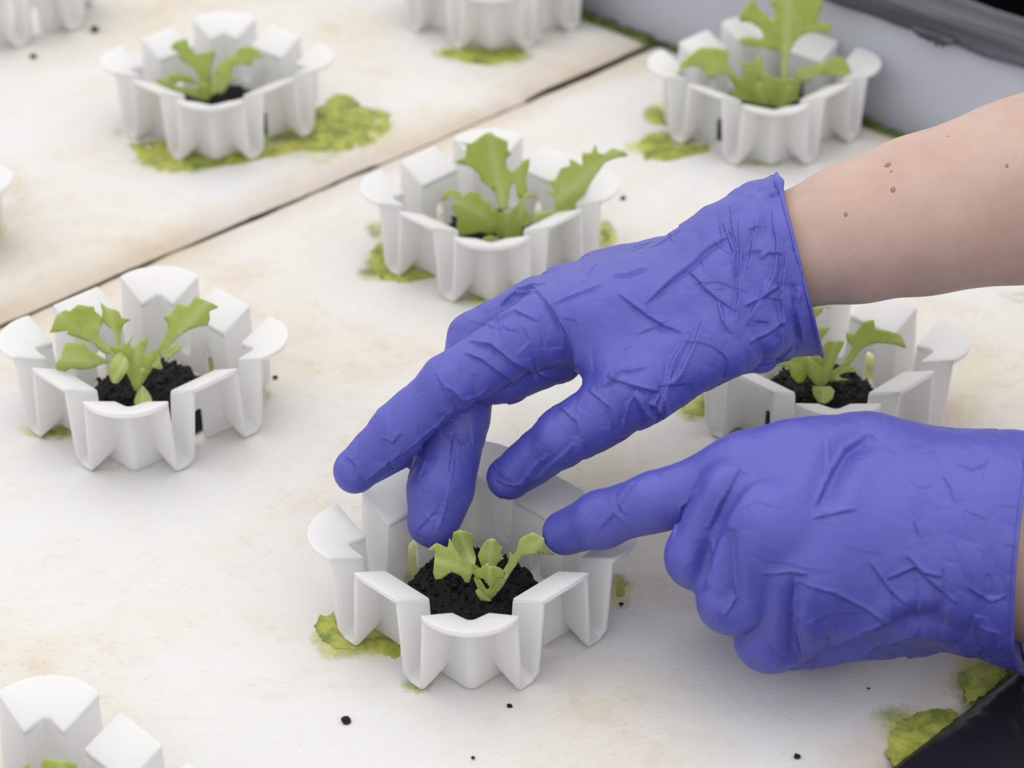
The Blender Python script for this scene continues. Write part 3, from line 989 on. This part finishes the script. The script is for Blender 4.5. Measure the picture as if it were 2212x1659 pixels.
C7 = (0.22604, 0, 1400)
seedling('P7', 'lettuce leaf tips showing in the collar at the bottom left corner', [
    ([(380, 1180), (420, 1060), (500, 1065), (640, 1085), (735, 1110), (720, 1200), (780, 1320), (700, 1480), (560, 1600), (480, 1600), (440, 1400)], (520, 1590), (600, 1070), .000, .006, .002, .3),
    ([(200, 1200), (240, 1120), (290, 1080), (280, 1180), (330, 1380), (420, 1560), (350, 1600), (260, 1400)], (400, 1600), (280, 1085), .001, .002, .001, .3),
], C7, 7, (500, 1600), 0.0135)

# ------------------------------------------------------------------ person: arms and gloves
def rcone(P, a, b, r1, r2):
    ba = b - a
    l2 = float(ba @ ba)
    rr = r1 - r2
    a2 = l2 - rr * rr
    il2 = 1.0 / l2
    pa = P - a
    y = pa @ ba
    z = y - l2
    q = pa * l2 - y[:, None] * ba
    x2 = np.einsum('ij,ij->i', q, q)
    y2 = y * y * l2
    z2 = z * z * l2
    k = np.sign(rr) * rr * rr * x2
    d = (np.sqrt(np.maximum(x2 * a2 * il2, 0)) + y * rr) * il2 - r1
    m1 = np.sign(z) * a2 * z2 > k
    d = np.where(m1, np.sqrt(np.maximum(x2 + z2, 0)) * il2 - r2, d)
    m2 = np.sign(y) * a2 * y2 < k
    return np.where(m2 & ~m1, np.sqrt(np.maximum(x2 + y2, 0)) * il2 - r1, d)

def smin(a, b, k):
    h = np.maximum(k - np.abs(a - b), 0.0) / k
    return np.minimum(a, b) - h * h * k * 0.25

def J(u, v, y, r):
    p = at_y(u, v, y)
    return p, r * px_m(p)

def surface_nets(vol, org, h):
    s = vol < 0
    nx, ny, nz = vol.shape
    corners = [(i, j, k) for i in (0, 1) for j in (0, 1) for k in (0, 1)]
    cnt = sum(s[i:nx - 1 + i, j:ny - 1 + j, k:nz - 1 + k].astype(np.int8) for i, j, k in corners)
    act = (cnt > 0) & (cnt < 8)
    idx = -np.ones(act.shape, np.int64)
    ids = np.argwhere(act)
    idx[act] = np.arange(len(ids))
    acc = np.zeros((len(ids), 3)); n = np.zeros(len(ids))
    for c0 in corners:
        for ax in range(3):
            if c0[ax]: continue
            c1 = list(c0); c1[ax] = 1
            a = vol[ids[:, 0] + c0[0], ids[:, 1] + c0[1], ids[:, 2] + c0[2]]
            b = vol[ids[:, 0] + c1[0], ids[:, 1] + c1[1], ids[:, 2] + c1[2]]
            m = (a < 0) != (b < 0)
            t = np.where(m, a / np.where(m, a - b, 1), 0)
            p = np.tile(np.array(c0, float), (len(ids), 1))
            p[:, ax] += t
            acc[m] += p[m]; n[m] += 1
    V = (ids + acc / n[:, None]) * h + org
    F = []
    for ax in range(3):
        o1, o2 = (ax + 1) % 3, (ax + 2) % 3
        sl0 = [slice(1, -1)] * 3; sl1 = [slice(1, -1)] * 3
        sl0[ax] = slice(0, vol.shape[ax] - 1); sl1[ax] = slice(1, vol.shape[ax])
        A, B = s[tuple(sl0)], s[tuple(sl1)]
        e = np.argwhere(A != B)
        flip = A[A != B]
        e = e + 1
        e[:, ax] -= 1
        def cell(d1, d2):
            c = e.copy(); c[:, o1] -= d1; c[:, o2] -= d2
            return idx[c[:, 0], c[:, 1], c[:, 2]]
        q = np.stack([cell(1, 1), cell(0, 1), cell(0, 0), cell(1, 0)], 1)
        q[~flip] = q[~flip][:, ::-1]
        F.append(q)
    F = np.concatenate(F)
    return V, F[(F >= 0).all(1)]

def grid_sdf(pts, pad, h, fn):
    lo = np.min([p - r for p, r in pts], 0) - pad
    hi = np.max([p + r for p, r in pts], 0) + pad
    n = np.ceil((hi - lo) / h).astype(int) + 1
    ax = [lo[i] + h * np.arange(n[i]) for i in range(3)]
    vol = np.empty(n)
    for i in range(n[0]):                  # slab by slab keeps memory small
        Y, Z = np.meshgrid(ax[1], ax[2], indexing='ij')
        P = np.stack([np.full(Y.size, ax[0][i]), Y.ravel(), Z.ravel()], 1)
        vol[i] = fn(P).reshape(n[1], n[2])
    return surface_nets(vol, lo, h)

def chain_d(P, ch, k=0.003):
    d = None
    for (a, ra), (b, rb) in zip(ch, ch[1:]):
        e = rcone(P, a, b, ra, rb)
        d = e if d is None else smin(d, e, k)
    return d

def hand(palm, fingers, cuff, h):
    palm = [[J(*q) for q in s] for s in palm]
    fingers = [([J(*q) for q in f], kk) for f, kk in fingers]
    cuff = [J(*q) for q in cuff]
    allp = [p for s in palm for p in s] + [p for f, _ in fingers for p in f] + cuff
    def fn(P):
        d = None
        for s in palm:
            e = chain_d(P, s)
            d = e if d is None else smin(d, e, 0.012)
        d = smin(d, chain_d(P, cuff), 0.012)
        out = d
        for f, kk in fingers:
            hi = smin(d, chain_d(P, f), kk)
            out = smin(out, hi, 0.0012)
        return out
    return grid_sdf(allp, 0.004, h, fn)

def tube(name, chain_px, h=0.002, k=0.004):
    ch = [J(*q) for q in chain_px]
    return grid_sdf(ch, 0.006, h, lambda P: chain_d(P, ch, k))

def to_bm(V, F):
    me = mesh('tmp', V, F)
    bm = bmesh.new(); bm.from_mesh(me)
    bpy.data.meshes.remove(me)
    return bm

def normals_of(V, F):
    n = np.zeros_like(V)
    fn = np.cross(V[F[:, 2]] - V[F[:, 0]], V[F[:, 3]] - V[F[:, 1]])
    for i in range(4):
        np.add.at(n, F[:, i], fn)
    return n / np.maximum(np.linalg.norm(n, axis=1, keepdims=True), 1e-12)

def smooth_verts(V, F, it, lam=0.5):
    e = np.concatenate([F[:, [0, 1]], F[:, [1, 2]], F[:, [2, 3]], F[:, [3, 0]]])
    for _ in range(it):
        acc = np.zeros_like(V); c = np.zeros(len(V))
        np.add.at(acc, e[:, 0], V[e[:, 1]]); np.add.at(c, e[:, 0], 1)
        np.add.at(acc, e[:, 1], V[e[:, 0]]); np.add.at(c, e[:, 1], 1)
        V = V + lam * (acc / np.maximum(c, 1)[:, None] - V)
    return V

def fold_field(V, N, folds):
    """creases of the thin glove: each polyline is dropped on the glove surface once, then works in 3-D"""
    disp = np.zeros(len(V))
    uv = project(V)
    view = CAM - V
    view /= np.linalg.norm(view, axis=1, keepdims=True)
    front = (N * view).sum(1) > 0.05
    dep = (V - CAM) @ FW
    fi = np.where(front)[0]
    for f in folds:
        pts, w, amp = f[0], f[1] * 0.00011, f[2] * 0.0010
        pl = []
        for (u, v) in pts:
            d = np.hypot(uv[fi, 0] - u, uv[fi, 1] - v)
            near_ = fi[d < max(8, d.min() + 3)]
            i = near_[np.argmin(dep[near_])]
            pl.append(V[i])
        pl = np.array(pl)
        n = len(pl) - 1
        best = np.full(len(V), 1.0); sgn = np.zeros(len(V)); tt = np.zeros(len(V))
        lo, hi = pl.min(0) - 9 * w, pl.max(0) + 9 * w
        sel = np.where(((V > lo) & (V < hi)).all(1))[0]
        P = V[sel]; b = best[sel]; s = sgn[sel]; t_ = tt[sel]
        vd = CAM - pl.mean(0); vd /= np.linalg.norm(vd)
        for i in range(n):
            a, c = pl[i], pl[i + 1]
            ac = c - a
            L2 = max(ac @ ac, 1e-12)
            t = np.clip((P - a) @ ac / L2, 0, 1)
            q = P - (a + t[:, None] * ac)
            d = np.linalg.norm(q, axis=1)
            side = q @ np.cross(vd, ac / math.sqrt(L2))
            m = d < b
            b[m] = d[m]; s[m] = side[m]; t_[m] = (i + t[m]) / n
        sg = np.where(s >= 0, b, -b)
        taper = np.clip(np.minimum(t_, 1 - t_) / 0.22, 0.0, 1)
        taper = np.sqrt(taper) * np.where((t_ <= 0) | (t_ >= 1), 0.0, 1.0)
        kind = f[3] if len(f) > 3 else 'fold'
        if kind == 'fold':
            pr = np.tanh(sg / (0.45 * w)) * np.exp(-np.abs(sg) / (2.6 * w)) + 0.5 * np.exp(-((sg - 0.4 * w) / (0.7 * w)) ** 2)
        elif kind == 'groove':
            pr = -np.exp(-(sg / w) ** 2) + 0.35 * np.exp(-((np.abs(sg) - 1.7 * w) / w) ** 2)
        else:
            pr = np.exp(-(sg / w) ** 2)
        disp[sel] += amp * pr * taper
    return disp

def noise_disp(V, sc, amp, seed, stretch=None):
    out = np.empty(len(V))
    Q = V * sc
    if stretch is not None:
        A = np.array(stretch[0]); A = A / np.linalg.norm(A)
        Q = Q - (Q @ A)[:, None] * A * (1 - stretch[1])
    for i, q in enumerate(Q):
        out[i] = 1 - 2 * abs(noise.noise(Vector((q[0] + seed, q[1], q[2]))))
    return out * amp

def hash3(c, k):
    h = np.sin(c[:, 0] * 127.1 + c[:, 1] * 311.7 + c[:, 2] * 74.7 + k * 53.3) * 43758.5453
    return h - np.floor(h)

def facets(V, cell, seed, axis=None, squeeze=1.0):
    """crumpled film: flat facets meeting in sharp creases"""
    Q = V.copy()
    if axis is not None:
        A = np.array(axis, float); A /= np.linalg.norm(A)
        Q = Q + (Q @ A)[:, None] * A * (squeeze - 1)
    Q = Q / cell + seed
    base = np.floor(Q)
    best = np.full(len(V), -9.0)
    for i in (-1, 0, 1):
        for j in (-1, 0, 1):
            for k in (-1, 0, 1):
                c = base + np.array([i, j, k])
                s = c + np.stack([hash3(c, 1), hash3(c, 2), hash3(c, 3)], 1)
                g = np.stack([hash3(c, 4), hash3(c, 5), hash3(c, 6)], 1) - 0.5
                d = Q - s
                val = (g * d).sum(1) * 2.2 - 0.55 * (d * d).sum(1)
                best = np.maximum(best, val)
    return best

def subdivide(V, F):
    e = np.sort(np.concatenate([F[:, [0, 1]], F[:, [1, 2]], F[:, [2, 3]], F[:, [3, 0]]]), 1)
    key = e[:, 0].astype(np.int64) * len(V) + e[:, 1]
    u, first, inv = np.unique(key, return_index=True, return_inverse=True)
    ev = e[first]
    n, m, f = len(V), len(u), len(F)
    inv = inv.reshape(4, f)
    em = (V[ev[:, 0]] + V[ev[:, 1]]) / 2
    fc = V[F].mean(1)
    V2 = np.concatenate([V, em, fc])
    ei = inv + n
    ci = np.arange(f) + n + m
    F2 = np.concatenate([np.stack([F[:, k], ei[k], ci, ei[k - 1]], 1) for k in range(4)])
    return V2, F2

def finish_glove(name, V, F, parent, plane, folds, seed, wr, edge_wave=0.0012, axis=(0.95, 0.1, 0.25)):
    V = smooth_verts(V, F, 3)
    V, F = subdivide(V, F)
    V = smooth_verts(V, F, 3)
    N = normals_of(V, F)
    N = smooth_verts(N, F, 8)
    N /= np.linalg.norm(N, axis=1, keepdims=True)
    uv = project(V)
    amp = wr(uv)
    D = amp * (0.0017 * (facets(V, 0.015, seed, axis, 1.5) + 0.1) + 0.0009 * (facets(V, 0.0075, seed + 3.3, axis, 1.9) + 0.1)) - 0.0002
    D += fold_field(V, N, folds)
    V2 = V + N * D[:, None]
    bm = to_bm(V2, F)
    P0, n = plane
    if edge_wave:
        ax = np.array(n)
        for v in bm.verts:
            d = float((np.array(v.co) - P0) @ ax)
            if -0.03 < d < 0.02:
                w = noise.noise(Vector((v.co.x * 60, v.co.y * 60, v.co.z * 60 + seed)))
                v.co += Vector(ax * edge_wave * w * (1 - min(1, abs(d) / 0.03)))
    bmesh.ops.bisect_plane(bm, geom=bm.verts[:] + bm.edges[:] + bm.faces[:], plane_co=Vector(P0), plane_no=Vector(n), clear_outer=True)
    # largest shell only
    bm.verts.ensure_lookup_table()
    be = [e for e in bm.edges if e.is_boundary]
    loop = []
    if be:
        nxt = {}
        for e in be:
            for a, b in ((e.verts[0], e.verts[1]), (e.verts[1], e.verts[0])):
                nxt.setdefault(a.index if a.index >= 0 else id(a), []).append(b)
    bm.verts.index_update()
    be = [e for e in bm.edges if e.is_boundary]
    adj = {}
    for e in be:
        a, b = e.verts[0].index, e.verts[1].index
        adj.setdefault(a, []).append(b); adj.setdefault(b, []).append(a)
    best = []
    seen = set()
    for st in adj:
        if st in seen: continue
        lp = [st]; seen.add(st); cur = st
        while True:
            nx = [k for k in adj[cur] if k not in seen]
            if not nx: break
            cur = nx[0]; seen.add(cur); lp.append(cur)
        if len(lp) > len(best): best = lp
    bm.verts.ensure_lookup_table()
    loop = [np.array(bm.verts[i].co) for i in best]
    me = bpy.data.meshes.new(name)
    bm.to_mesh(me); bm.free()
    me.polygons.foreach_set('use_smooth', [True] * len(me.polygons))
    o = obj(name, me, M['glove'], parent)
    sd = o.modifiers.new('thickness', 'SOLIDIFY'); sd.thickness = 0.0003; sd.offset = -1
    # rolled bead round the cuff
    L = np.array(loop)
    for _ in range(6):
        L = (np.roll(L, 1, 0) + L * 2 + np.roll(L, -1, 0)) / 4
    L = L[::3]
    BV, BF = [], []
    m = len(L)
    top = L[np.argmax(L[:, 2])]
    for i in range(m):
        br = 0.0007 + 0.0012 * math.exp(-(np.linalg.norm(L[i] - top) / 0.004) ** 2)
        t = L[(i + 1) % m] - L[i - 1]
        t /= np.linalg.norm(t)
        a = np.array(n, float); a -= t * (a @ t); a /= np.linalg.norm(a)
        b = np.cross(t, a)
        for j in range(8):
            an = 2 * math.pi * j / 8
            BV.append(L[i] + br * (a * math.cos(an) + b * math.sin(an)))
    for i in range(m):
        for j in range(8):
            BF.append((i * 8 + j, i * 8 + (j + 1) % 8, ((i + 1) % m) * 8 + (j + 1) % 8, ((i + 1) % m) * 8 + j))
    bead = obj('cuff_bead', mesh('bead', BV, BF), M['glove'], o)
    return o

person = empty('person', (0.2, -0.05, 0.0))
tag(person, 'person reaching in from the right, both hands in violet-blue nitrile gloves', 'person')
person.location = (0, 0, 0)

VOX = 0.00085
# --- upper hand (right hand, palm down over the collar)
palm_u = [
    [(1640, 620, -.095, 88), (1200, 705, -.103, 72)],
    [(1650, 575, -.080, 88), (1185, 672, -.087, 66)],
    [(1660, 565, -.066, 80), (1235, 640, -.067, 62)],
    [(1660, 565, -.057, 75), (1300, 606, -.050, 58)],
    [(1610, 690, -.100, 85), (1340, 800, -.116, 72)],
    [(1588, 542, -.076, 74), (1650, 520, -.076, 84)],
]
fing_u = [
    ([(1185, 700, -.105, 70), (965, 830, -.120, 58), (860, 930, -.125, 54), (770, 1015, -.128, 46)], .006),
    ([(1200, 770, -.100, 58), (1085, 805, -.106, 58), (1010, 815, -.110, 50)], .006),
    ([(1165, 665, -.085, 64), (1029, 734, -.088, 56), (982, 915, -.112, 66), (951, 1050, -.128, 66), (938, 1132, -.136, 53)], .005),
    ([(1220, 640, -.065, 60), (1045, 740, -.068, 46), (920, 900, -.085, 44), (842, 1012, -.098, 42)], .005),
    ([(1290, 610, -.047, 54), (1130, 700, -.045, 44), (960, 850, -.062, 40)], .005),
    ([(1610, 700, -.105, 80), (1372, 848, -.128, 72), (1215, 945, -.131, 57), (1098, 1032, -.126, 44)], .008),
]
cuff_u = [(1580, 615, -.080, 138), (1690, 590, -.079, 165), (1790, 565, -.078, 195)]
V, F = hand(palm_u, fing_u, cuff_u, VOX)
a, b, c = at_y(1685, 405, -.078), at_y(1775, 762, -.078), CAM
n = np.cross(b - a, c - a); n /= np.linalg.norm(n)
if n[0] < 0: n = -n
FOLDS_U = [
    # back of hand
    ([(1390, 655), (1450, 600), (1520, 545), (1570, 505)], 9, 1.0), ([(1330, 630), (1390, 675), (1430, 700), (1470, 715)], 9, .9),
    ([(1320, 590), (1360, 587), (1400, 575)], 6, .7), ([(1200, 650), (1250, 630), (1300, 610)], 7, .6),
    ([(1480, 575), (1520, 620), (1545, 640), (1590, 670)], 8, .8), ([(1520, 680), (1500, 740), (1470, 800), (1450, 830)], 10, .9),
    ([(1545, 640), (1560, 690), (1580, 720)], 8, .8), ([(1370, 720), (1420, 700), (1440, 690)], 6, .4),
    # cuff folds
    ([(1600, 480), (1595, 560), (1590, 640), (1585, 690)], 8, 1.1), ([(1640, 470), (1620, 540), (1605, 600)], 8, .8),
    ([(1670, 450), (1680, 520), (1665, 590), (1640, 660)], 9, 1.0), ([(1700, 520), (1690, 600), (1690, 680), (1680, 740)], 8, 1.0),
    ([(1560, 480), (1580, 540), (1575, 580)], 8, .8), ([(1725, 620), (1720, 680), (1735, 740)], 9, 1.0),
    ([(1610, 660), (1650, 640), (1690, 620)], 7, .7), ([(1620, 745), (1660, 720), (1700, 690)], 9, 1.0),
    ([(1640, 560), (1660, 545), (1690, 550)], 6, .6), ([(1650, 600), (1640, 650), (1610, 700)], 8, .8),
    # index base crease and knuckle folds
    ([(1110, 625), (1150, 620), (1195, 660), (1225, 720), (1243, 790), (1245, 825)], 8, 1.2),
    ([(1080, 660), (1110, 632), (1150, 628)], 7, .9), ([(1050, 700), (1110, 670), (1160, 690)], 7, .6),
    ([(1010, 735), (1060, 740), (1110, 790), (1180, 815), (1230, 828)], 9, 1.0),
    ([(1000, 760), (1040, 770), (1080, 810), (1110, 830)], 8, .8), ([(1130, 700), (1150, 740), (1120, 770)], 6, .4),
    ([(960, 840), (1000, 870), (1030, 860), (1060, 840)], 8, .8), ([(1010, 690), (1050, 700), (1000, 730)], 8, .7),
    ([(820, 950), (850, 960), (870, 940)], 6, .5), ([(870, 985), (910, 950), (955, 915), (985, 885)], 8, .8), ([(790, 1045), (830, 1010), (870, 980)], 8, .7),
    ([(745, 985), (765, 1010), (770, 1040)], 7, .5), ([(940, 800), (960, 850), (985, 880)], 7, .6), ([(1190, 700), (1175, 760), (1185, 800)], 6, .4),
    # middle fingertip
    ([(985, 930), (975, 1010), (960, 1100), (945, 1150)], 8, .7), ([(925, 945), (910, 1000), (895, 1030)], 8, .6), ([(930, 920), (970, 940), (1000, 960)], 6, .5),
    ([(900, 1150), (920, 1120), (930, 1150)], 6, .5),
    # thumb
    ([(1270, 840), (1310, 880), (1320, 930)], 8, .8), ([(1200, 870), (1240, 910), (1260, 960)], 8, .6), ([(1380, 830), (1350, 880), (1345, 930)], 8, .9),
    ([(1310, 815), (1370, 830), (1430, 850)], 8, .9), ([(1180, 980), (1150, 1010), (1120, 1050)], 8, .6), ([(1240, 960), (1190, 1000), (1160, 1040)], 7, .6),
    ([(1360, 850), (1400, 900), (1410, 915)], 8, 1.0), ([(1430, 850), (1410, 880), (1440, 905)], 8, 1.0), ([(1300, 840), (1340, 800), (1400, 790)], 7, .6),
    ([(1480, 720), (1450, 780), (1440, 840), (1420, 900)], 10, 1.0), ([(1065, 1040), (1100, 1055), (1140, 1050)], 6, .6),
]
def wr_u(uv):
    a = 0.60 + 0.9 * np.exp(-((uv[:, 0] - 1660) / 110) ** 2) + 0.35 * np.exp(-((uv[:, 0] - 1400) / 120) ** 2 - ((uv[:, 1] - 880) / 70) ** 2)
    return a
g1 = finish_glove('glove', V, F, person, (np.array(a), n), FOLDS_U, 1.0, wr_u)
g1['label'] = 'violet-blue nitrile glove on the upper hand'

# --- lower hand (left hand, index finger pointing)
palm_l = [
    [(1610, 1035, -.168, 85), (2150, 1130, -.175, 150)],
    [(1720, 1000, -.163, 88), (1870, 1008, -.160, 110), (2150, 1100, -.160, 140)],
    [(1665, 1110, -.185, 88), (2150, 1160, -.185, 150)],
    [(1690, 1195, -.195, 90), (2150, 1200, -.185, 150)],
    [(1765, 1280, -.197, 95), (2120, 1220, -.185, 130)],
    [(1780, 1335, -.185, 92), (1960, 1318, -.180, 88)],
]
fing_l = [
    ([(1610, 1035, -.168, 85), (1410, 1086, -.166, 62), (1300, 1122, -.160, 60), (1220, 1150, -.152, 48)], .010),
    ([(1580, 1085, -.182, 82), (1509, 1203, -.188, 69), (1545, 1235, -.165, 58), (1640, 1260, -.150, 52)], .010),
    ([(1655, 1140, -.195, 86), (1581, 1290, -.200, 73), (1625, 1320, -.172, 58), (1720, 1320, -.155, 50)], .010),
    ([(1860, 1020, -.150, 95), (1690, 1080, -.140, 72), (1580, 1140, -.136, 58), (1600, 1205, -.132, 48)], .008),
    ([(1740, 1230, -.200, 88), (1664, 1376, -.200, 71), (1735, 1380, -.175, 56), (1800, 1345, -.165, 48)], .010),
]
cuff_l = [(2060, 1160, -.183, 185), (2130, 1158, -.183, 196), (2225, 1190, -.180, 234), (2330, 1220, -.180, 255)]
V, F = hand(palm_l, fing_l, cuff_l, VOX)
a, b, c = at_y(2187, 1240, -.218), at_y(2232, 950, -.178), at_y(2226, 1435, -.178)
n = np.cross(b - a, c - a); n /= np.linalg.norm(n)
if n[0] < 0: n = -n
FOLDS_L = [
    ([(1509, 1276), (1518, 1210), (1540, 1130), (1570, 1070), (1605, 1010)], 34, 2.5, 'groove'), ([(1586, 1366), (1572, 1280), (1566, 1200), (1570, 1140)], 34, 2.4, 'groove'),
    ([(1716, 1438), (1711, 1370), (1711, 1300), (1720, 1240)], 26, 1.7, 'groove'), ([(1770, 1100), (1790, 1030), (1825, 970), (1890, 935)], 40, 2.4, 'groove'),
    ([(1750, 1440), (1850, 1395), (1950, 1350), (2040, 1330)], 40, 2.7, 'groove'),
    ([(1765, 1090), (1790, 1020), (1830, 960), (1880, 930)], 12, 1.0), ([(1520, 1150), (1550, 1080), (1600, 1000)], 10, .7),
    ([(1525, 1170), (1530, 1220), (1520, 1270)], 9, .9), ([(1450, 1160), (1470, 1100), (1500, 1060)], 8, .6),
    ([(1565, 1150), (1570, 1250), (1585, 1300)], 8, .6), ([(1710, 1250), (1712, 1330), (1725, 1400), (1735, 1430)], 10, 1.2),
    ([(1720, 1420), (1800, 1390), (1870, 1360), (1960, 1330)], 10, 1.1), ([(1720, 1265), (1800, 1285), (1870, 1320), (1920, 1345)], 9, .9),
    ([(1760, 1115), (1800, 1105), (1850, 1095)], 8, .6), ([(1640, 1245), (1700, 1240), (1740, 1250)], 7, .6),
    ([(1915, 1260), (1970, 1230), (2020, 1270), (2060, 1300)], 9, .9), ([(1950, 1200), (1990, 1240), (2030, 1250)], 8, .7), ([(2030, 1020), (2050, 1050), (2060, 1080)], 8, .5),
    ([(2090, 1270), (2130, 1300), (2170, 1290)], 8, .7), ([(2110, 1350), (2150, 1360), (2160, 1400)], 8, .9), ([(2000, 1050), (1970, 1120), (1980, 1160)], 8, .5),
    ([(1850, 1430), (1900, 1390), (1980, 1370)], 9, .9), ([(1560, 1340), (1580, 1320), (1590, 1300)], 7, .7), ([(1650, 1380), (1690, 1420), (1720, 1425)], 8, .7),
    ([(1330, 1110), (1345, 1060), (1365, 1035)], 7, .5), ([(1290, 1150), (1320, 1110), (1340, 1130), (1360, 1150)], 8, .6), ([(1330, 1060), (1335, 1100), (1350, 1120)], 7, .4),
    ([(1710, 1330), (1740, 1350), (1800, 1330)], 8, .6), ([(1880, 1220), (1920, 1280), (1960, 1310)], 8, .7), ([(2060, 1000), (2100, 1010), (2140, 990)], 8, .5),
    ([(1785, 945), (1790, 985), (1782, 1040)], 8, .5),
]
def wr_l(uv):
    return 0.22 + 0.75 * np.clip((uv[:, 0] - 1850) / 200, 0, 1) * np.clip((uv[:, 1] - 1050) / 150, 0.25, 1) + 0.3 * np.clip((uv[:, 1] - 1280) / 80, 0, 1)
g2 = finish_glove('glove', V, F, person, (np.array(a), n), FOLDS_L, 7.0, wr_l, 0.0006)
g2['label'] = 'violet-blue nitrile glove on the pointing lower hand'

# --- forearms
V, F = tube('arm', [(1600, 590, -.080, 112), (1720, 540, -.079, 122), (1850, 502, -.074, 150), (1990, 465, -.068, 170), (2212, 412, -.060, 198), (2520, 335, -.050, 235)])
V = smooth_verts(V, F, 5)
arm1 = obj('arm', mesh('arm', V, F), M['skin'], person)
armV, armN = V, normals_of(V, F)
V, F = tube('arm', [(2080, 1175, -.182, 140), (2260, 1205, -.182, 185), (2600, 1260, -.182, 235)])
V = smooth_verts(V, F, 5)
arm2 = obj('arm', mesh('arm', V, F), M['skin'], person)

def on_arm(u, v):
    uv = project(armV)
    vd = CAM - armV
    fr = np.where((armN * vd).sum(1) > 0)[0]
    i = fr[np.argmin(np.hypot(uv[fr, 0] - u, uv[fr, 1] - v))]
    return armV[i], armN[i]
for (u, v, r) in [(1934, 407, 8), (1914, 356, 9), (1830, 463, 6), (1925, 371, 4), (2180, 358, 5), (1866, 330, 3), (2050, 292, 3)]:
    p, nn = on_arm(u, v)
    bm = bmesh.new()
    bmesh.ops.create_uvsphere(bm, u_segments=12, v_segments=8, radius=r * 0.00011)
    bmesh.ops.scale(bm, vec=(1, 1.3, 0.45), verts=bm.verts)
    me = bpy.data.meshes.new('mole'); bm.to_mesh(me); bm.free()
    me.polygons.foreach_set('use_smooth', [True] * len(me.polygons))
    o = obj('mole', me, M['mole'], arm1, tuple(p))
    o.rotation_euler = Vector(nn).to_track_quat('Z', 'Y').to_euler()

# ------------------------------------------------------------------ crumbs of soil on the boards
def crumb_mesh(r, seed):
    bm = bmesh.new()
    bmesh.ops.create_icosphere(bm, subdivisions=2, radius=r)
    for v in bm.verts:
        v.co *= 1 + 0.5 * noise.noise(v.co / r * 0.9 + Vector((seed, 0, 0)))
        v.co.z *= 0.6
    me = bpy.data.meshes.new('crumb'); bm.to_mesh(me); bm.free()
    return me
CR = [(747, 1561, 11, 'largest black soil crumb on the raft, in front of the near collar'),
      (1101, 1528, 6, 'black soil crumb just in front of the near collar, right of its front corner'),
      (1022, 1640, 4, 'tiny black soil crumb at the bottom edge, below the near collar'),
      (1722, 1637, 7, 'black soil crumb below the pointing glove near the bottom edge'),
      (1342, 1308, 5, 'black soil crumb beside the green tuft right of the near collar'),
      (1876, 1490, 3, 'tiny black soil crumb directly below the pointing glove'),
      (1346, 431, 6, 'dark soil crumb right of the middle collar'),
      (72, 125, 8, 'blurred dark crumb on the far board, left of the other by the corner collar'),
      (205, 68, 9, 'blurred dark crumb on the far board, right of the corner collar'),
      (595, 818, 6, 'dark soil crumb right of the left collar')]
for i, (u, v, r, lab) in enumerate(CR):
    p = at_z(u, v)
    o = obj('soil_crumb', crumb_mesh(r * px_m(p), i * 3.1), M['soil'], None, (p[0], p[1], 0.0004 + r * px_m(p) * 0.4))
    tag(o, lab, 'crumb', 'soil crumbs on the raft boards')
